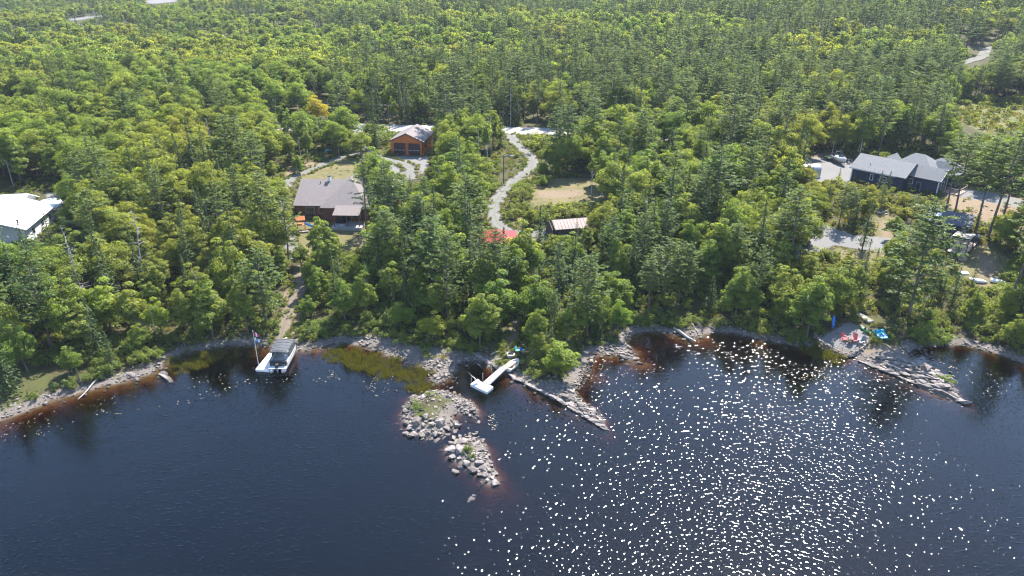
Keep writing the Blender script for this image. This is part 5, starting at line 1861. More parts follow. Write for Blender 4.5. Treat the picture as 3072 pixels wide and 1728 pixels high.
pt = rock_thing('rocky_point', 'long straight rock spit with slabs beyond the metal dock', 1690, 1200)
for k in range(17):
    t = k / 16
    a = (1292 + (1442 - 1292) * t, 953 + (1028 - 953) * t)
    rock(pt, *flat(a[0] * S, (a[1] - 2) * S), rk.uniform(.7, 1.25), True, LEDGE, zoff=.12, stretch=1.9)
for k in range(12):
    t = k / 11
    a = (1440 + (1522 - 1440) * t, 1030 + (1080 - 1030) * t)
    rock(pt, *flat(a[0] * S, (a[1] - 1) * S), rk.uniform(.6, 1.0), True, LEDGE, zoff=.10, stretch=1.8)
fill_rocks(pt, px3([(1400, 990), (1450, 985), (1470, 1010), (1500, 1030), (1520, 1050), (1526, 1080), (1490, 1062), (1440, 1030)]), 70, .3, .85, .4, LEDGE + .3, 1.6)
fill_rocks(pt, px3([(1440, 985), (1446, 965), (1465, 930), (1478, 900), (1500, 886), (1490, 930), (1470, 965), (1450, 990)]), 62, .3, .8, .2)
fill_rocks(pt, px3([(1340, 965), (1430, 960), (1440, 985), (1420, 1010), (1370, 990)]), 36, .25, .6, .2)
fill_rocks(pt, px3([(1490, 880), (1520, 876), (1575, 865), (1594, 890), (1594, 906), (1550, 896), (1510, 890)]), 50, .35, .95, .5, LEDGE, 1.5)

p2 = rock_thing('rocky_point', 'tapering rock spit with flat ledges past the beach patio', 2780, 1150)
for k in range(18):
    t = k / 17
    a = (2170 + (2420 - 2170) * t, 912 + (1012 - 912) * t)
    rock(p2, *flat(a[0] * S, (a[1] - 1) * S), rk.uniform(.6, 1.15), True, LEDGE, zoff=.1, stretch=1.9)
fill_rocks(p2, px3([(2190, 905), (2260, 915), (2330, 930), (2380, 950), (2400, 985), (2426, 1014), (2360, 992), (2290, 955), (2230, 935)]), 80, .35, 1.15, .7, LEDGE, 1.5)
for x, y, s in ((2322, 945, 1.5), (2352, 952, 1.1), (2380, 985, 1.1), (2398, 990, .9)):
    rock(p2, *flat(x * S, y * S), s, zoff=.25)
fill_rocks(p2, px3([(2290, 925), (2340, 930), (2385, 955), (2400, 985), (2330, 975), (2280, 945)]), 34, .5, 1.4, .5, LEDGE, 1.0)
fill_rocks(p2, px3([(2260, 880), (2330, 872), (2350, 890), (2300, 895), (2275, 900)]), 34, .3, .75, .2)
for x, y, s in ((2350, 905, .55), (2365, 912, .5), (2390, 935, .6), (2398, 948, .45), (2330, 893, .5), (2345, 898, .45)):
    rock(p2, *flat(x * S, y * S), s, zoff=.1)

p3 = rock_thing('stony_beach', 'stony beach of pale cobbles behind the reeds', 1250, 1075)
fill_rocks(p3, px3([(880, 850), (950, 855), (1010, 880), (1060, 905), (1095, 920), (1090, 935), (1050, 922), (1000, 902), (950, 880), (900, 866)]), 110, .22, .62, .15, power=2.6)
fill_rocks(p3, px3([(1080, 915), (1150, 905), (1210, 905), (1180, 925), (1150, 935), (1125, 955), (1088, 970), (1078, 955)]), 105, .25, .75, .15, power=2.0)
fill_rocks(p3, px3([(1085, 960), (1140, 940), (1165, 945), (1150, 975), (1100, 985)]), 24, .25, .6, .1)
for k in range(9):
    t = k / 8
    rock(p3, *flat((1195 + (1262 - 1195) * t) * S, (893 + (934 - 893) * t) * S), rk.uniform(.6, .95), True, LEDGE, zoff=.05, stretch=1.8)

p4 = rock_thing('stony_shore', 'narrow pale stony shoreline below the dark wooded bank', 250, 1180)
fill_rocks(p4, px3([(0, 1030), (130, 985), (270, 945), (380, 915), (430, 890), (440, 905), (400, 935), (340, 957), (270, 968), (130, 1006), (0, 1056)]), 150, .18, .5, .2, power=2.5)
for x, y, s, st in ((420, 950, 1.2, 2.2), (412, 940, .9, 1.5), (428, 958, .8, 1.2), (330, 945, .9, 1.4), (345, 952, .8, 1.6), (415, 905, .8, 1), (400, 918, .7, 1.2)):
    rock(p4, *flat(x * S, y * S), s, True, -.7, zoff=.05, stretch=st)
p5 = rock_thing('rocky_gully', 'rocks and boulders in the shaded gully above the bank', 425, 940)
for x, y, s in ((405, 925, .9), (422, 918, .7), (438, 930, .8), (415, 945, .6), (408, 962, .9), (412, 980, .7), (428, 992, .6), (445, 1000, .7), (436, 905, .6), (470, 895, .5)):
    g = G(x, y)
    rock(p5, g.x, g.y, s)
p6 = rock_thing('stony_shore', 'stony shoreline of the small cove up to the beach patio', 2100, 1010)
fill_rocks(p6, px3([(1590, 838), (1640, 826), (1690, 830), (1740, 838), (1800, 826), (1860, 830), (1960, 850), (2060, 872), (2060, 886), (1960, 862), (1900, 852), (1850, 842), (1790, 838), (1740, 850), (1640, 834), (1592, 846)]), 130, .2, .6, .25, power=2.2)
p7 = rock_thing('stony_shore', 'stony shoreline below the path, beside the pontoon boat', 960, 1035)
fill_rocks(p7, px3([(560, 862), (640, 858), (700, 862), (740, 872), (800, 862), (860, 850), (890, 853), (880, 868), (800, 876), (740, 886), (690, 875), (640, 870), (560, 875)]), 90, .2, .5, .2, power=2.2)
p8 = rock_thing('stony_shore', 'stony shoreline of the quiet bay past the rock spit', 2960, 1050)
fill_rocks(p8, px3([(2350, 866), (2410, 860), (2460, 866), (2576, 905), (2576, 920), (2540, 903), (2450, 875), (2410, 870), (2350, 874)]), 60, .2, .6, .2, power=2.2)

# dry-stone edge of the beach patio
rw = rock_thing('stone_retaining_wall', 'low dry-stone retaining wall around the gravel beach patio', 2530, 1055)
rw['category'] = 'wall'
edge_px = smooth_line([(2440, 1010), (2455, 1026), (2478, 1040), (2507, 1052), (2544, 1063), (2565, 1061), (2582, 1055), (2598, 1044), (2598, 1034)], 8)
for i, (x, y) in enumerate(edge_px):
    for lv in range(2):
        w = flat(x + rk.uniform(-2, 2), y + 3 - lv * 2, .2)
        rock(rw, w[0], w[1], rk.uniform(.28, .45), rk.random() < .5, zoff=.10 + lv * .26)
for x, y, s in ((2533, 1075, .75), (2550, 1071, .6), (2462, 1010, .5), (2472, 1004, .45), (2512, 1000, .5), (2518, 975, .4), (2530, 972, .4), (2505, 990, .5)):
    g = G(x, y); rock(rw, g.x, g.y, s)

# loose yard rocks
yr = rock_thing('yard_rocks', 'scattered pale rocks on the weedy slope below the gravel drive', 2560, 790)
for x, y, s in ((2565, 790, .9), (2580, 800, .7), (2590, 806, .6), (2535, 755, .4), (2530, 762, .4), (2600, 812, .5), (2870, 870, .7), (2880, 880, .6), (2960, 620, .6), (2975, 632, .5), (2890, 640, .6), (2905, 690, .5), (1470, 560, .6)):
    g = G(x, y); rock(yr, g.x, g.y, s)


def log(name, label, a, b, r0, r1, mat=M_DEAD, za=None, zb=None, cat='log'):
    A, B = (G(*a) if za is None else G(*a, za)), (G(*b) if zb is None else G(*b, zb))
    pts = [(A + (B - A) * t + Vector((0, 0, r0 * .7 + (.08 * math.sin(t * 7))))) for t in np.linspace(0, 1, 7)]
    c0 = pts[0].copy()
    o = MB().tube([tuple(p - c0) for p in pts], list(np.linspace(r0, r1, 7)), 8).build(name, mat, None, smooth=True, loc=c0)
    return tag(o, label, cat)


log('driftwood_log', 'long pale log lying half in the water of the cove', (2022, 988), (2082, 1026), .24, .16, zb=.05)
log('driftwood_log', 'short grey log angled into the water beside the long pale log', (2075, 972), (2092, 996), .12, .08)
log('driftwood_log', 'dark drowned tree stem reaching into the brown water off the pale shoreline', (300, 1130), (235, 1200), .12, .06, zb=.02)
log('timber_beam', 'pale squared timber beam on the gravel beside the fire ring', (1473, 1066), (1503, 1049), .11, .11, MATS['cream_boards'])
log('driftwood_log', 'pale driftwood trunk on the rocks beside the metal dock platform', (1402, 1118), (1424, 1136), .12, .07, zb=.05)
log('driftwood_log', 'weathered plank lying on the rocks above the metal dock', (1432, 1094), (1452, 1108), .1, .07)
log('fallen_trunk', 'fallen dead trunk on the slope below the grey snag', (560, 870), (590, 820), .12, .06)
log('fallen_trunk', 'broken dead stem hanging in front of the gravel yard', (2432, 560), (2490, 622), .09, .05)
log('garden_log', 'grey log lying in the dry yard beside the wooden garden frame', (2652, 646), (2672, 638), .12, .1)

# gravel and cobbles along the water's edge
gs = []
bx_, by_ = rk.uniform(-78, 82, 80000), rk.uniform(58, 125, 80000)
bd = shore_d(bx_, by_)
bz = hgt(bx_, by_, bd)
for i in np.where((bd > -.5) & ((bd < 3.2) | (zmask(W_BARE, bx_, by_, 1.0) > .5)) & (rk.random(80000) < np.interp(bd, [-.5, .2, 1.5, 3.2], [.5, .9, .6, .25])))[0]:
    gs.append((int(rk.integers(0, 15)), bx_[i], by_[i], bz[i] + .02, .06 + .30 * rk.random() ** 3, rk.random() * 6.28))
mass('cobbles', "small cobbles along the water's edge and over the islets", ROCKS + SLABS, gs)

# stones under the shallow water
sb = []
bx_, by_ = rk.uniform(-75, 80, 9000), rk.uniform(58, 125, 9000)
bd = shore_d(bx_, by_)
for i in np.where((bd < -.2) & (bd > -6) & (rk.random(9000) < np.interp(bd, [-6, -1], [.15, 1])))[0]:
    sb.append((int(rk.integers(0, 15)), bx_[i], by_[i], float(hgt(bx_[i:i + 1], by_[i:i + 1])[0]), rk.uniform(.12, .5), rk.random() * 6.28))
mass('submerged_stones', 'stones seen through the brown shallow water', ROCKS + SLABS, sb)

# lily pads: far too many to count
lp_v, lp_f = [], []
for pts_, n in ((px3([(0, 1075), (130, 1030), (300, 985), (440, 960), (600, 930), (640, 960), (520, 1010), (260, 1050), (60, 1110), (0, 1125)]), 190), (px3([(620, 900), (660, 950), (780, 930), (820, 900), (860, 960), (760, 960), (640, 970)]), 60),
                (px3([(1225, 1045), (1250, 1040), (1255, 1085), (1230, 1080)]), 50), (px3([(1490, 905), (1620, 900), (1700, 880), (1740, 920), (1600, 950), (1500, 960)]), 50), (px3([(1940, 960), (2080, 930), (2140, 940), (2080, 960)]), 60),
                (px3([(2350, 900), (2480, 905), (2560, 980), (2480, 1000)]), 60), (px3([(1010, 1005), (950, 1000), (900, 960), (960, 930), (1020, 960)]), 40)):
    p = np.array([flat(*q) for q in pts_]); lo, hi = p.min(0), p.max(0)
    cl = lo + (hi - lo) * rk.random((max(4, n // 9), 2))
    k = 0
    while k < n:
        q = cl[int(rk.integers(0, len(cl)))] + rk.normal(size=2) * 1.3
        if not inpoly(p, np.array([q[0]]), np.array([q[1]]))[0]:
            k += .25; continue
        k += 1
        r_ = rk.uniform(.04, .10); b0 = len(lp_v)
        for j in range(6):
            lp_v.append((q[0] + r_ * math.cos(j * 1.0472), q[1] + r_ * math.sin(j * 1.0472), .012))
        lp_f.append([b0 + j for j in range(6)])
o = link('lily_pads', mk_mesh('lily_pads', np.array(lp_v), np.array(lp_f), pm('lily_pad', (0.12, 0.11, 0.05), (0.20, 0.17, 0.10), .5, .4)))
tag(o, 'small pale lily pads dotted over the brown shallows', None, None, 'stuff')

# ------------------------------------------------------------------ docks and boats
M_ALU = pm('pale_aluminium', (0.33, 0.33, 0.34), (0.27, 0.27, 0.28), 1.0, .45)
M_VINYL = pm('white_vinyl', (0.66, 0.65, 0.63), (0.58, 0.57, 0.55), 1.0, .5)
M_CANVAS = pm('grey_canvas', (0.062, 0.066, 0.074), (0.05, 0.053, 0.06), 1.0, .8)
M_TURQ = pm('turquoise_plastic', (0.02, 0.33, 0.42), (0.015, 0.27, 0.36), 1.0, .35)
M_GREEN = pm('green_plastic', (0.06, 0.25, 0.07), (0.05, 0.20, 0.055), 1.0, .4)
M_CHAIRR = pm('red_plastic', (0.46, 0.03, 0.045), (0.40, 0.025, 0.035), 1.0, .4)
M_CHAIRG = pm('grey_plastic', (0.17, 0.19, 0.23), (0.14, 0.155, 0.19), 1.0, .45)
M_BLUE = pm('blue_plastic', (0.02, 0.12, 0.42), (0.015, 0.09, 0.32), 1.0, .4)
M_TEAL = pm('pale_blue_plastic', (0.10, 0.40, 0.50), (0.08, 0.33, 0.42), 1.0, .4)
M_GREYW = pm('grey_weathered_wood', (0.22, 0.215, 0.21), (0.16, 0.155, 0.15), 1.5, .85)
M_FLAGR = pm('flag_red', (0.50, 0.02, 0.04), (0.45, 0.02, 0.035), 1, .8)
M_FLAGB = pm('flag_blue', (0.05, 0.13, 0.40), (0.04, 0.11, 0.35), 1, .8)


def planked(name, label, cat, q, z, n, mat, side, drop=.3, along=True):
    """a floating or standing deck from four corners, planks as parts. q: world corners in order; z: heights"""
    c = sum((Vector((p[0], p[1], 0)) for p in q), Vector()) / 4
    t = thing(name, label, cat, (c.x, c.y, 0))
    L4 = [Vector((p[0] - c.x, p[1] - c.y, h)) for p, h in zip(q, z)]
    a, b, c2, d = L4
    for i in range(n):
        t0, t1 = i / n + .06 / n, (i + 1) / n - .06 / n
        pts = [a.lerp(d, t0), b.lerp(c2, t0), b.lerp(c2, t1), a.lerp(d, t1)]
        if (pts[1] - pts[0]).cross(pts[2] - pts[0]).z < 0:
            pts = pts[::-1]
        MB().poly([tuple(p) for p in pts], .04).build('plank', mat, t)
    for u, v in ((a, b), (b, c2), (c2, d), (d, a)):
        MB().bar(u - Vector((0, 0, .05 + drop / 2)), v - Vector((0, 0, .05 + drop / 2)), .08, drop).build('side_rail', side, t)
    return t


def wq(pts, z=0.4):
    return [flat(x, y, z) for x, y in pts]


fd = planked('floating_dock', 'long white floating dock alongside the pontoon boat', 'dock', wq([(767, 1107), (806, 1110), (833, 1046), (818, 1045)]), [.4] * 4, 9, M_VINYL, M_VINYL)
for t in (.15, .5, .85):
    q = wq([(770, 1106), (803, 1108), (832, 1047), (820, 1046)])
    a = Vector((*q[0], 0)).lerp(Vector((*q[3], 0)), t); b = Vector((*q[1], 0)).lerp(Vector((*q[2], 0)), t)
    MB().tube([tuple(a - fd.location + Vector((0, 0, .05))), tuple(b - fd.location + Vector((0, 0, .05)))], .17, 10).build('float', M_BLACK, fd)
planked('boarding_ramp', 'narrow pale ramp from the shore path to the white floating dock', 'ramp', [*wq([(821, 1046), (831, 1047)], .45), tuple(G(864, 1020))[:2], tuple(G(853, 1018))[:2]], [.47, .47, .75, .75], 10, M_CREAM, M_GREYW, .1)

# flagpole with two flags
fb = flat(777.6, 1106, .4)
fp_ = thing('flagpole', 'white flagpole with two flags on the corner of the floating dock', 'flagpole', (fb[0], fb[1], .4))
MB().tube([(0, 0, 0), (0, 0, 3), (0, 0, 5.7)], [.05, .045, .03], 8).build('pole', M_VINYL, fp_)
MB().tube([(0, 0, 5.7), (0, 0, 5.78), (0, 0, 5.84)], [.03, .06, .02], 8).build('finial', M_VINYL, fp_)


def flag(z, mats, wd, hg):
    """cloth in vertical bands, hanging in folds from the pole"""
    f0 = None
    nb = len(mats)
    for j, mt in enumerate(mats):
        V, F = [], []
        for a in range(5):
            for b in range(5):
                u = (j + a / 4) / nb; v = b / 4
                V.append((.04 + u * wd * .75, .10 * math.sin(u * 7 + v), z - v * hg - u * u * hg * .55 + .012 * j))
        for a in range(4):
            for b in range(4):
                i = a * 5 + b; F.append((i, i + 1, i + 6, i + 5))
        bmsh = MB(); bmsh.add(V, F); V2 = [(x, y + .012, zz) for x, y, zz in V]; bmsh.add(V2, [f[::-1] for f in F])
        o = bmsh.build('flag' if f0 is None else 'flag_band', mt, fp_ if f0 is None else f0)
        f0 = f0 or o
    return f0


flag(5.6, [M_FLAGR, M_VINYL, M_FLAGR], .95, .55)['label'] = 'red and white flag'
fl2 = flag(4.72, [M_VINYL, M_FLAGB, M_VINYL], .85, .5)
fl2['label'] = 'white and blue flag'

# pontoon boat
A, B = Vector((*flat(832, 1113, .2), 0)), Vector((*flat(866, 1050, .2), 0))
hd = math.atan2(B.y - A.y, B.x - A.x) - math.pi / 2
pb = thing('pontoon_boat', 'white pontoon boat with grey canvas canopy moored beside the floating dock', 'boat', (A.x, A.y, 0), hd)
PL = (B - A).length
hw = 1.15
for s in (-1, 1):
    MB().tube([(s * .8, -.25, .18), (s * .8, 0, .18), (s * .8, PL - 1.0, .18), (s * .8, PL - .4, .25), (s * .8, PL, .38)], [.2, .3, .3, .22, .05], 12).build('pontoon', M_ALU, pb, smooth=True)
MB().box(-hw, hw, 0, PL - .25, .48, .58).build('deck', M_VINYL, pb, bevel=.02)
for s in (-1, 1):
    f = MB().box(s * hw - .04, s * hw + .04, .9, PL - .35, .58, 1.18).build('side_panel', M_VINYL, pb)
    MB().box(s * hw - .05, s * hw + .05, .9, PL - .35, .80, .88).build('stripe', M_BLACK, f)
    MB().box(s * hw - .055, s * hw + .055, .85, PL - .3, 1.18, 1.24).build('rail', M_ALU, f)
MB().box(-hw, hw, PL - .39, PL - .31, .58, 1.18).build('bow_panel', M_VINYL, pb)
MB().box(-hw + .05, hw - .05, .62, .92, .58, 1.32).build('stern_seat', M_BLACK, pb, bevel=.05)
for i in range(-2, 3):
    MB().box(i * .42 - .015, i * .42 + .015, .605, .63, .62, 1.28).build('seat_seam', M_CANVAS, pb)
for x in (-.75, .75):
    MB().box(x - .3, x + .3, PL - 1.6, PL - .5, .58, .98).build('bench', M_VINYL, pb, bevel=.04)
cs = MB().box(.35, .85, 2.4, 2.9, .58, 1.45).build('console', M_VINYL, pb, bevel=.04)
MB().tube([(.6 + .2 * math.cos(t), 2.33, 1.3 + .2 * math.sin(t)) for t in np.linspace(0, 6.28, 13)], .02, 6).build('steering_wheel', M_BLACK, cs)
c0, c1 = 1.35, PL - .2
rg1 = []
for y in np.linspace(c0, c1, 9):
    u = (y - c0) / (c1 - c0)
    zc = 2.45 - .55 * max(0, u - .75) ** 2 * 10 - (.12 if u == 0 else 0)
    ring = [(-1.22, y, zc - .12), (-.7, y, zc), (0, y, zc + .06), (.7, y, zc), (1.22, y, zc - .12)]
    ring += [(x, yy, z - .05) for x, yy, z in ring[::-1]]
    rg1.append(ring)
cn = MB().loft(rg1).build('canopy', M_CANVAS, pb)
for y in np.linspace(c0 + .15, c1 - .9, 5):
    MB().tube([(-1.23, y, 2.34), (-.7, y, 2.465), (0, y, 2.525), (.7, y, 2.465), (1.23, y, 2.34)], .022, 5).build('canopy_bow', M_BLACK, cn)
for s in (-1, 1):
    for ya, yb in ((1.4, 2.2), (2.6, 2.2), (3.0, 4.0), (PL - .6, PL - 1.0)):
        MB().tube([(s * hw, yb, 1.2), (s * 1.18, ya, 2.33)], .022, 6).build('canopy_pole', M_ALU, pb)
    MB().poly([(s * 1.2, 2.2, 1.2), (s * 1.2, PL - .5, 1.2), (s * 1.2, PL - .6, 2.1), (s * 1.2, 2.2, 2.32)], .015).build('side_screen', M_CANVAS, pb)
mo = MB().box(-.2, .2, -.15, .35, .75, 1.2).build('outboard_motor', M_BLACK, pb, bevel=.06)
MB().box(-.07, .07, .0, .2, -.25, .75).build('motor_leg', M_ALU, mo)
for s in (-.85, .8):
    ld = MB().bar((s - .16, .05, .1), (s - .16, .35, 1.0), .04).bar((s + .16, .05, .1), (s + .16, .35, 1.0), .04).build('boarding_ladder', M_ALU, pb)
    for z in (.25, .5, .75):
        MB().bar((s - .16, .05 + z * .33, z), (s + .16, .05 + z * .33, z), .035).build('rung', M_ALU, ld)

# metal dock: platform, gangway, fixed landing
planked('swim_platform', 'square white floating swim platform at the end of the gangway', 'dock', wq([(1411.8, 1152), (1429.5, 1139), (1479, 1160), (1460, 1175)]), [.42] * 4, 8, M_VINYL, M_VINYL, .35)
planked('gangway', 'pale aluminium gangway sloping down to the white swim platform', 'gangway', [flat(1449, 1146, .5), flat(1467, 1153, .5), flat(1516, 1107, .9), flat(1502, 1101, .9)], [.5, .5, .92, .92], 22, M_ALU, M_ALU, .16)
planked('dock_landing', 'cream wooden landing where the gangway meets the shore', 'dock', [flat(1503, 1101, .9), flat(1518, 1107, .9), flat(1550, 1086, .95), flat(1535, 1081, .95)], [.9, .9, .98, .98], 12, M_CREAM, M_CREAM, .14)
for i, (x, y, h, lab) in enumerate(((1475, 1127, 2.0, 'thin grey mooring post halfway along the gangway'), (1449, 1146, 1.3, 'thin grey mooring post at the corner of the swim platform'), (1414, 1152, .9, 'short grey post on the far corner of the swim platform'))):
    f_ = flat(x, y, 0)
    o = MB().tube([(0, 0, -.6), (0, 0, h * .5), (0, 0, h)], .035, 8).tube([(0, 0, h), (0, 0, h + .05)], .05, 8).build('mooring_post', M_STEEL, None, loc=(f_[0], f_[1], 0))
    tag(o, lab, 'post')
f_ = flat(1432, 1149, .42)
dc = thing('dock_chair', 'white folding chair standing on the swim platform', 'chair', (f_[0], f_[1], .42), 2.2)


def simple_chair(root, m1, m2):
    MB().box(-.25, .25, -.25, .2, .38, .42).build('seat', m1, root)
    MB().poly([(-.25, .2, .42), (.25, .2, .42), (.25, .36, .9), (-.25, .36, .9)], .03).build('backrest', m1, root)
    for x in (-.23, .23):
        for y in (-.22, .2):
            MB().bar((x, y, 0), (x, y * .9, .4), .035).build('leg', m2, root)


simple_chair(dc, M_VINYL, M_ALU)


def hull(L, bw, dp, nose=1.0, flat_stern=True, open_=True, n=11):
    """outer and inner skins of an open boat, bow at +y"""
    rings = []
    for i in range(n):
        t = i / (n - 1)
        w = bw * (1 - max(0, (t - .45) / .55) ** 2.2) * (.86 + .14 * min(1, t * 3)) + .02
        kz = dp * .55 * max(0, (t - .6) / .4) ** 2
        sz_ = dp * (1 + .25 * t * t)
        y = L * (t - .5)
        ring = [(-w, y, sz_), (-w * .92, y, dp * .45 + kz * .6), (-w * .55, y, dp * .08 + kz), (0, y, kz), (w * .55, y, dp * .08 + kz), (w * .92, y, dp * .45 + kz * .6), (w, y, sz_)]
        wi = max(w - .06, .005)
        ring += [(wi, y, sz_ - .005), (wi * .88, y, dp * .45 + kz * .6 + .04), (0, y, dp * .16 + kz), (-wi * .88, y, dp * .45 + kz * .6 + .04), (-wi, y, sz_ - .005)]
        rings.append(ring)
    return MB().loft(rings)


A, B = Vector((*flat(1521, 1114, .3), 0)), Vector((*flat(1556, 1084, .6), 0))
rb = thing('rowboat', 'pale aluminium rowboat with bench seats pulled up beside the landing', 'boat', ((A.x + B.x) / 2, (A.y + B.y) / 2, .38), math.atan2(B.y - A.y, B.x - A.x) - math.pi / 2)
RL = (B - A).length
rb.rotation_euler = (math.radians(4), 0, rb.rotation_euler.z)
hull(RL, .72, .5).build('hull', M_VINYL, rb, smooth=False)
for t in (-.36, -.08, .22):
    w = .62 if t < .1 else .52
    MB().box(-w, w, RL * t - .14, RL * t + .14, .34, .38).build('seat', M_TANW, rb)
MB().box(-.58, .58, -RL / 2 - .03, -RL / 2 + .05, .12, .56).build('transom', M_VINYL, rb)

# beach things by the metal dock
g = G(1532, 1067)
fr_ = thing('fire_ring', 'round pale concrete fire ring on the gravel by the landing', 'fire pit', g)
MB().loft([[(r_ * math.cos(t), r_ * math.sin(t), z) for t in np.linspace(0, 2 * math.pi, 20, endpoint=False)] for r_, z in ((.62, -.05), (.62, .30), (.42, .32), (.40, .02))]).build('ring', M_CONC, fr_)
MB().prism([(.38 * math.cos(t), .38 * math.sin(t)) for t in np.linspace(0, 2 * math.pi, 14, endpoint=False)], -.05, .06).build('ash_bed', M_BLACK, fr_)
MB().tube([(-.25, -.1, .12), (.2, .12, .16)], .06, 7).build('firewood', M_DEAD, fr_)
a, b = G(1599, 1070), G(1604, 1050)
ld = thing('ladder', 'white ladder lying on the grass of the rocky point', 'ladder', a, 0)
d_ = b - a; nrm_ = Vector((-d_.y, d_.x, 0)).normalized() * .26
for s in (-1, 1):
    MB().bar(nrm_ * s + Vector((0, 0, .25)), d_ + nrm_ * s * .8 + Vector((0, 0, .55)), .09).build('side_rail', M_VINYL, ld)
for t in np.linspace(.08, .92, 6):
    MB().bar(d_ * t + nrm_ + Vector((0, 0, .25 + .3 * t)), d_ * t - nrm_ + Vector((0, 0, .25 + .3 * t)), .06).build('rung', M_VINYL, ld)
for i, (x, y, lab) in enumerate(((1553, 1058, 'blue and white folding chair beside the fire ring'), (1567, 1056, 'second blue and white folding chair, further from the fire ring'))):
    ch_ = thing('folding_chair', lab, 'chair', G(x, y), 1.0 + i * 1.6, 'blue folding chairs')
    simple_chair(ch_, M_TEAL if i == 0 else M_BLUE, M_VINYL)


# adirondack chairs
def adirondack(name, label, px, py, rot, mat):
    t = thing(name, label, 'chair', G(px, py), rot, 'chairs around the fire bowl')
    for i in range(5):
        y = -.30 + i * .125
        MB().box(-.3, .3, y, y + .11, .36 - i * .035, .385 - i * .035).build('seat_slat', mat, t)
    for i in range(5):
        x = -.27 + i * .11
        h = .78 + .14 * math.sin(math.pi * (i + .5) / 5)
        a0, b0 = Vector((x, .24, .26)), Vector((x * 1.25, .58, .26 + h))
        MB().poly([(x, .24, .24), (x + .1, .24, .24), ((x + .1) * 1.18, .56, .24 + h), (x * 1.18, .56, .24 + h)], .025).build('back_slat', mat, t)
    for s in (-1, 1):
        MB().box(s * .38 - .07, s * .38 + .07, -.36, .36, .57, .60).build('armrest', mat, t)
        MB().bar((s * .36, -.3, 0), (s * .36, -.3, .57), .09, .04).build('leg', mat, t)
        MB().bar((s * .33, -.3, .34), (s * .33, .62, .02), .04, .11).build('leg', mat, t)
    return t


adirondack('adirondack_chair', 'red plastic adirondack chair turned towards the fire bowl, beside the leafy bank', 2534, 1022, .75, M_CHAIRR)
adirondack('adirondack_chair', 'red plastic adirondack chair next to the grey one on the beach patio', 2565, 1026, -.25, M_CHAIRR)
adirondack('adirondack_chair', 'grey-blue adirondack chair on the beach patio', 2582, 1032, -1.1, M_CHAIRG)
g = G(2549, 1031)
fbw = thing('fire_bowl', 'dark metal fire bowl between the red and grey chairs', 'fire pit', g)
MB().loft([[(r_ * math.cos(t), r_ * math.sin(t), z) for t in np.linspace(0, 2 * math.pi, 16, endpoint=False)] for r_, z in ((.22, .18), (.40, .45), (.44, .48), (.38, .44), (.15, .26))]).build('bowl', pm('rusty_iron', (.05, .028, .02), (.03, .02, .016), 3, .7), fbw)
for k in range(3):
    MB().tube([(.3 * math.cos(k * 2.09), .3 * math.sin(k * 2.09), 0), (.2 * math.cos(k * 2.09), .2 * math.sin(k * 2.09), .25)], .03, 6).build('leg', MATS['rusty_iron'], fbw)

# kayak
A, B = G(2575, 978), G(2614, 1008)
kl = (B - A).length * .92
ky = thing('kayak', 'green sit-in kayak lying on the dark gravel', 'kayak', (A + B) / 2 + Vector((0, 0, .08)), math.atan2(B.y - A.y, B.x - A.x) - math.pi / 2)
rings = []
for t in np.linspace(0, 1, 13):
    w = .36 * math.sin(math.pi * (.03 + .94 * t)) ** .8 + .01
    rk_ = .10 * abs(2 * t - 1) ** 3
    rings.append([(w * math.cos(a) , kl * (t - .5), .17 + rk_ + .16 * math.sin(a) * (w / .36) ** .5) for a in np.linspace(0, 2 * math.pi, 12, endpoint=False)])
MB().loft(rings).build('hull', M_GREEN, ky, smooth=True)
for yc, ln_ in ((.15, .42), (-.75, .22)):
    ck = MB().loft([[(.2 * s * math.cos(a), yc + ln_ * s * math.sin(a), z) for a in np.linspace(0, 2 * math.pi, 14, endpoint=False)] for s, z in ((1.12, .30), (1.12, .345), (.95, .345))]).build('cockpit_rim', M_BLACK, ky)
MB().box(-.14, .14, -.02, .03, .30, .50).build('seat_back', M_BLACK, ky)
g = G(2612, 1000)
pd = thing('paddle', 'pale green paddle lying beside the kayak', 'paddle', g + Vector((0, 0, .06)), 2.9)
MB().tube([(-.8, 0, .05), (.8, 0, .05)], .02, 6).build('shaft', M_GREEN, pd)
for s in (-1, 1):
    MB().box(s * .98 - .2, s * .98 + .2, -.09, .09, .03, .06).build('blade', M_GREEN, pd, bevel=.01)

# pedal boat
c = (G(2619, 1003) + G(2660, 1022) + G(2639, 998) + G(2644, 1027)) / 4
A, B = G(2629, 1000), G(2652, 1025)
bl = (B - A).length
pbt = thing('pedal_boat', 'turquoise two-seat pedal boat drawn up on the grass', 'pedal boat', c + Vector((0, 0, .1)), math.atan2(B.y - A.y, B.x - A.x) - math.pi / 2)
rings = []
for t in np.linspace(0, 1, 9):
    w = .78 * (1 - .35 * max(0, (t - .6) / .4) ** 2)
    z1 = .52 - .14 * max(0, (t - .55) / .45)
    k0 = .25 * max(0, (t - .7) / .3) ** 2
    rings.append([(-w * .8, bl * (t - .5), k0), (w * .8, bl * (t - .5), k0), (w, bl * (t - .5), .3), (w * .9, bl * (t - .5), z1), (-w * .9, bl * (t - .5), z1), (-w, bl * (t - .5), .3)])
MB().loft(rings).build('hull', M_TURQ, pbt, bevel=.03)
for s in (-1, 1):
    MB().box(s * .38 - .26, s * .38 + .26, -bl * .30, -bl * .12, .50, .95).build('seat_back', M_TURQ, pbt, bevel=.06)
    MB().box(s * .38 - .26, s * .38 + .26, -bl * .12 + .01, bl * .06, .50, .62).build('seat', M_TURQ, pbt, bevel=.04)
    MB().box(s * .38 - .22, s * .38 + .22, bl * .10, bl * .30, .47, .53).build('foot_well', M_BLUE, pbt, bevel=.02)
MB().box(-.09, .09, -bl * .1, bl * .34, .50, .74).build('console', M_TURQ, pbt, bevel=.04)
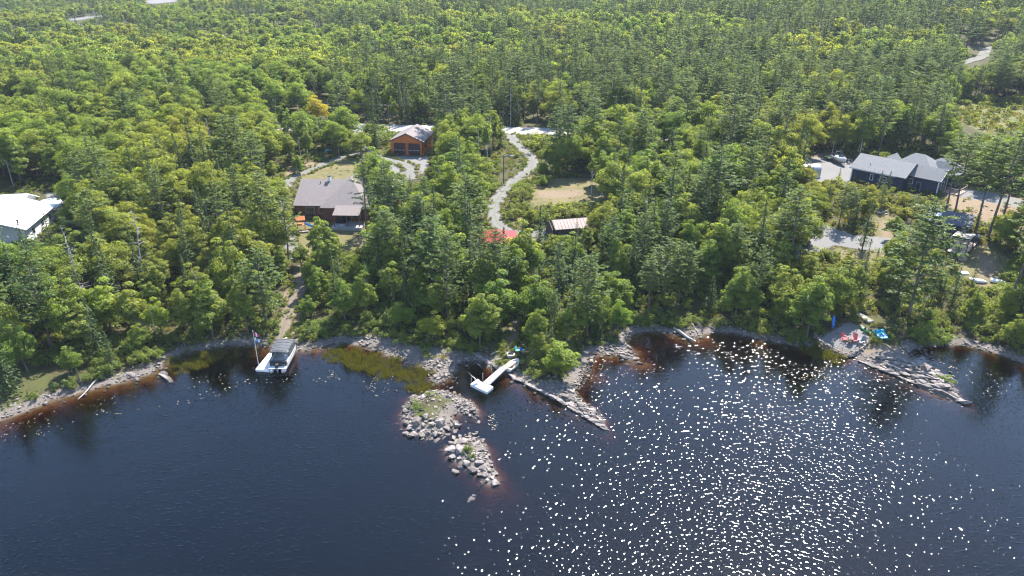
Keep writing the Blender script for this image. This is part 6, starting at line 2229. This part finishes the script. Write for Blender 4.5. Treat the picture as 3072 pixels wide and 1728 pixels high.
MB().box(-.6, .6, -bl * .47, -bl * .33, .50, .66).build('rear_deck', M_TURQ, pbt, bevel=.04)

# stored dock section and blue board
q = [G(2563, 946), G(2578, 944), G(2620, 968), G(2605, 972)]
planked('dock_section', 'weathered grey dock section stored on the shaded bank', 'dock', [(p.x, p.y) for p in q], [p.z + .38 for p in q], 3, M_GREYW, M_GREYW, .28)
g = G(2499, 985)
bb = thing('paddle_board', 'bright blue board standing upright against the leafy tree', 'board', g, .4)
MB().loft([[(w * math.cos(a), .06 * math.sin(a) + z * .12, z) for a in np.linspace(0, 2 * math.pi, 10, endpoint=False)] for w, z in ((.05, 0), (.25, .3), (.34, 1.0), (.28, 1.7), (.06, 2.05))]).build('board', M_BLUE, bb, smooth=True)
MB().box(-.15, .15, -.02, .03, .6, .75).build('deck_pad', M_TEAL, bb)

# upturned boats and slab by the sloping lawn
for x, y, rot, L_, lab in ((2935, 846, -.5, 2.6, 'white upturned boat hull at the foot of the sloping lawn'), (2996, 848, -.6, 2.4, 'second white upturned boat nearer the photo edge')):
    ub = thing('upturned_boat', lab, 'boat', G(x, y) + Vector((0, 0, .06)), rot, 'white upturned boats')
    rings = []
    for t in np.linspace(0, 1, 8):
        w = .6 * (1 - max(0, (t - .4) / .6) ** 2.2) + .02
        rings.append([(L_ * (t - .5), w * math.cos(a), .5 * math.sin(a) * (w / .6) ** .4) for a in np.linspace(0, math.pi, 8)])
    MB().loft(rings).build('hull', M_VINYL, ub, smooth=True)
    MB().box(-L_ * .45, L_ * .1, -.03, .03, .48, .54).build('keel', M_VINYL, ub)
g = G(2889, 820)
o = MB().prism([(-.8, -.5), (.7, -.6), (.9, .4), (-.6, .6)], -.2, .22).build('stone_slab', M_VINYL, None, bevel=.05, loc=g)
tag(o, 'flat white stone slab beside the thin pale spruce', 'slab')
g = G(2300, 802)
hbx = thing('small_boat', 'pale blue boat hidden under the trees', 'boat', g + Vector((0, 0, .1)), -.9)
hull(3.2, .6, .45).build('hull', M_TEAL, hbx)
MB().box(-.5, .5, -.3, 0, .3, .34).build('seat', M_TANW, hbx)

# garden frame
g = G(2637, 636)
gf = thing('raised_garden_bed', 'square wooden raised garden frame in the dry yard', 'planter', g, .5)
for a, b in (((-1.2, -.9), (1.2, -.9)), ((1.2, -.9), (1.2, .9)), ((1.2, .9), (-1.2, .9)), ((-1.2, .9), (-1.2, -.9))):
    MB().bar((*a, .18), (*b, .18), .12, .3).build('side_board', M_CREAM, gf)
MB().box(-1.12, 1.12, -.82, .82, -.1, .12).build('soil', pm('soil', (.09, .075, .04), (.06, .05, .03), 4, .95), gf)

# motor boat on trailer and utility trailer in the gravel yard
g = G(2516, 490)
mb_ = thing('motor_boat', 'white motor boat with windscreen parked on the gravel yard', 'boat', g + Vector((0, 0, .62)), math.pi + .15)
hull(5.2, .95, .85).build('hull', M_VINYL, mb_)
MB().box(-.75, .75, -1.0, .5, .7, 1.05).build('console', M_VINYL, mb_, bevel=.05)
MB().poly([(-.7, .5, 1.05), (.7, .5, 1.05), (.65, .1, 1.6), (-.65, .1, 1.6)], .04).build('windscreen', M_GLASS, mb_)
MB().bar((-.75, -.6, 1.0), (-.75, -.7, 2.1), .06).bar((.75, -.6, 1.0), (.75, -.7, 2.1), .06).bar((-.75, -.7, 2.1), (.75, -.7, 2.1), .06).build('arch_rail', M_ALU, mb_)
MB().box(-.22, .22, -2.9, -2.5, .5, 1.3).build('outboard_motor', M_BLACK, mb_, bevel=.06)
tl = thing('boat_trailer', 'steel trailer under the white motor boat', 'trailer', g, math.pi + .15)
for s in (-.6, .6):
    MB().bar((s, -2.2, .5), (s * .4, 2.9, .5), .09).build('frame_rail', M_STEEL, tl)
    wl = MB().tube([(s * 1.75 - .1, -.6, .32), (s * 1.75 + .1, -.6, .32)], .32, 14).build('wheel', M_BLACK, tl)
    MB().tube([(s * 1.75 - .105, -.6, .32), (s * 1.75 + .105, -.6, .32)], .16, 10).build('rim', M_STEEL, wl)
MB().bar((-1.0, -.6, .34), (1.0, -.6, .34), .08).build('axle', M_STEEL, tl)
g = G(2490, 480)
ut = thing('utility_trailer', 'low utility trailer with a yellow-green load on the gravel yard', 'trailer', g, .3)
MB().box(-1.1, 1.1, -.75, .75, .5, .6).build('bed', M_DARKW, ut)
for a in (-.75, .71):
    MB().box(-1.1, 1.1, a, a + .04, .6, .85).build('side_board', M_VINYL, ut)
MB().box(-1.0, 1.0, -.68, .68, .61, .8).build('load', pm('lime_tarp', (.30, .34, .04), (.25, .28, .03), 2, .6), ut, bevel=.06)
for s in (-1, 1):
    MB().tube([(.1, s * .85 - .09, .3), (.1, s * .85 + .09, .3)], .3, 12).build('wheel', M_BLACK, ut)
MB().bar((1.1, 0, .5), (2.0, 0, .4), .08).build('drawbar', M_STEEL, ut)
g = G(2545, 491)
ovt = tag(MB().loft([[((.45 + .12 * math.cos(a)) * math.cos(t), .12 * math.sin(a), .55 + (.45 + .12 * math.cos(a)) * math.sin(t)) for a in np.linspace(0, 6.283, 8, endpoint=False)] for t in np.linspace(0, 6.283, 17)], caps=False).build('tractor_tyre', M_BLACK, None, smooth=True, loc=g), 'large black tyre standing beside the motor boat', 'tyre')

# play frame, slide and patio set on the lawn of the brown-roofed house
g = G(905, 690)
pf = thing('play_frame', 'orange wooden play frame with a blue slide on the lawn', 'play set', g, .3)
for x in (-.7, .7):
    for y in (-.6, .6):
        MB().bar((x, y, 0), (x * .85, y * .85, 2.3), .1).build('post', M_CEDAR, pf)
MB().box(-.7, .7, -.6, .6, 1.1, 1.18).build('platform', M_CEDAR, pf)
MB().poly([(-.85, -.75, 2.15), (.85, -.75, 2.15), (.85, 0, 2.75), (-.85, 0, 2.75)], .05).build('roof_panel', M_CEDAR, pf)
MB().poly([(.85, .75, 2.15), (-.85, .75, 2.15), (-.85, 0, 2.75), (.85, 0, 2.75)], .05).build('roof_panel', M_CEDAR, pf)
MB().poly([(.72, -.28, 1.18), (.72, .28, 1.18), (2.4, .28, .18), (2.4, -.28, .18)][::-1], .06).bar((.72, -.3, 1.3), (2.4, -.3, .3), .06, .16).bar((.72, .3, 1.3), (2.4, .3, .3), .06, .16).build('slide', pm('slide_blue', (.03, .20, .50), (.02, .16, .42), 1, .35), pf)
MB().box(-1.3, 1.2, -1.5, -1.1, .0, .18).build('sandbox_edge', M_CREAM, pf)
g = G(1024, 672)
sf = thing('patio_sofa', 'black patio sofa under the porch of the brown-roofed house', 'sofa', (g.x, g.y, g.z + .12), 0)
MB().box(-1.0, 1.0, -.4, .4, .05, .42).build('seat', M_BLACK, sf, bevel=.04)
MB().box(-1.0, 1.0, .25, .42, .43, .85).build('backrest', M_BLACK, sf, bevel=.04)
for s in (-1, 1):
    MB().box(s * .95 - .1, s * .95 + .1, -.4, .24, .43, .62).build('armrest', M_BLACK, sf, bevel=.03)
g = G(1026, 683)
tb_ = thing('patio_table', 'small white patio table in front of the black sofa', 'table', (g.x, g.y, g.z + .1), 0)
MB().box(-.4, .4, -.3, .3, .4, .45).build('table_top', M_VINYL, tb_, bevel=.02)
for x in (-.34, .34):
    for y in (-.24, .24):
        MB().box(x - .03, x + .03, y - .03, y + .03, 0, .4).build('leg', M_VINYL, tb_)
for i, (x, y) in enumerate(((971, 704), (973, 709), (974, 714), (972, 719), (968, 724), (946, 741), (949, 746), (952, 750))):
    g = G(x, y)
    n = 7
    o = MB().prism([(rk.uniform(.38, .5) * math.cos(t), rk.uniform(.24, .32) * math.sin(t)) for t in np.linspace(0, 6.283, n, endpoint=False)], -.1, .09).build('stepping_stone', M_VINYL, None, loc=g, rot=rk.random() * .6)
    tag(o, '%s white stepping stone counted from the house down the lawn' % ORD[i], 'stepping stone', 'lawn stepping stones')

# red parasol half hidden below the cottage
g = G(1583, 792)
um = thing('parasol', 'red parasol half hidden in the leaves below the red cottage', 'parasol', g)
MB().tube([(0, 0, 0), (0, 0, 2.6)], .035, 8).build('pole', M_ALU, um)
for k in range(8):
    a0, a1 = k * math.pi / 4, (k + 1) * math.pi / 4
    MB().poly([(1.5 * math.cos(a0), 1.5 * math.sin(a0), 2.05), (1.5 * math.cos(a1), 1.5 * math.sin(a1), 2.05), (0, 0, 2.65)], .02).build('canopy_panel', M_RED, um)
MB().prism([(.3 * math.cos(t), .3 * math.sin(t)) for t in np.linspace(0, 6.283, 10, endpoint=False)], 0, .1).build('base', M_BLACK, um)

# ------------------------------------------------------------------ poles, lamp posts, wires
def pole(name, label, bx, by, ty, r0=.14, arm=None, extra=None, mat=M_POLE, cat='pole'):
    b = G(bx, by)
    h = height_for(b, ty)
    t = thing(name, label, cat, b)
    MB().tube([(0, 0, -.6), (0, 0, h * .5), (0, 0, h)], [r0 * 1.15, r0, r0 * .75], 9).build('shaft', mat, t)
    return t, b, h


t1, b1, h1 = pole('utility_pole', 'utility pole with cross-arm rising behind the orange garage', 1168, 388, 311)
t2, b2, h2 = pole('utility_pole', 'utility pole with a pale transformer beside the gravel road', 1648, 379, 291)
for t, h in ((t1, h1), (t2, h2)):
    MB().box(-.9, .9, -.06, .06, h - .55, h - .43).build('cross_arm', M_POLE, t)
    for x in (-.8, 0, .8):
        MB().tube([(x, 0, h - .43), (x, 0, h - .22)], .05, 6).build('insulator', M_WHITE, t)
MB().tube([(.42, -.1, h2 - 2.5), (.42, -.1, h2 - 1.3)], .30, 12).tube([(.42, -.1, h2 - 1.3), (.42, -.1, h2 - 1.2)], .2, 12).build('transformer', M_STEEL, t2)
t3, b3, h3 = pole('lamp_post', 'lamp post with a long pale arm beside the driveway curve', 1511, 553, 466, .10, cat='lamp')
MB().tube([(0, 0, h3 - .1), (.9, 0, h3 + .05), (1.75, -.1, h3 + .02)], .05, 7).build('arm', M_STEEL, t3)
MB().box(1.5, 2.2, -.22, .02, h3 - .08, h3 + .06).build('lamp_head', M_STEEL, t3, bevel=.03)
t4, b4, h4 = pole('lamp_post', 'dark pole beside the apron of the orange garage', 1127, 507, 440, .09, cat='lamp')
MB().box(-.12, .3, -.1, .1, h4 - .3, h4 - .12).build('lamp_head', M_STEEL, t4)
t5, b5, h5 = pole('lamp_post', 'grey lamp post with a ring-shaped head behind the white-roofed house', 43, 566, 482, .11, mat=M_GREYW, cat='lamp')
MB().tube([(-.1, 0, h5 - .1), (-.35, -.1, h5 + .15), (-.75, -.1, h5 + .15), (-.95, -.1, h5 - .2), (-.75, -.1, h5 - .5)], .05, 6).build('arm', M_STEEL, t5)
MB().tube([(-.72, -.1, h5 - .72), (-.72, -.1, h5 - .5)], [.2, .1], 10).build('lamp_head', M_STEEL, t5)


def wire(label, p, q, sag):
    pts = [(p.lerp(q, t) - Vector((0, 0, sag * 4 * t * (1 - t)))) for t in np.linspace(0, 1, 17)]
    o = MB().tube([tuple(a - p) for a in pts], .018, 5).build('power_line', M_BLACK, None, loc=p)
    tag(o, label, 'cable', 'power lines over the road')


far_l, far_r = G(500, 372) + Vector((0, 0, 11)), G(2250, 405) + Vector((0, 0, 11))
for x, nm in ((-.8, 'near'), (0, 'middle'), (.8, 'far')):
    a, b = b1 + Vector((x, 0, h1 - .22)), b2 + Vector((x, 0, h2 - .22))
    wire('%s power line between the two utility poles over the road' % nm, a, b, 1.2)
    wire('%s power line leaving the garage pole along the road' % nm, a, far_l + Vector((x, 0, 0)), 1.2)
    wire('%s power line leaving the transformer pole along the road' % nm, b, far_r + Vector((x, 0, 0)), 1.4)
g = G(986, 458)
o = MB().loft([[(-.9, -.5, 0), (.9, -.5, 0), (.9, .5, 0), (-.9, .5, 0)], [(-.7, -.3, .8), (.6, -.35, .9), (.7, .3, .75), (-.6, .4, .85)]]).build('tarp_covered_pile', M_TEAL, None, bevel=.08, loc=g)
tag(o, 'small teal tarp-covered pile at the drive bend', 'tarp')

# ------------------------------------------------------------------ haze in the air
m, nt = newmat('haze_air')
out = nd(nt, 'ShaderNodeOutputMaterial')
pv = nt.nodes.new('ShaderNodeVolumePrincipled')
pv.inputs['Color'].default_value = (0.80, 0.88, 1.0, 1)
pv.inputs['Density'].default_value = 0.00009
pv.inputs['Anisotropy'].default_value = 0.0
nt.links.new(pv.outputs[0], out.inputs['Volume'])
hz = MB().box(-4300, 4300, -1000, 7400, -14.0, 56.0).build('haze', m)
hz['kind'] = 'stuff'
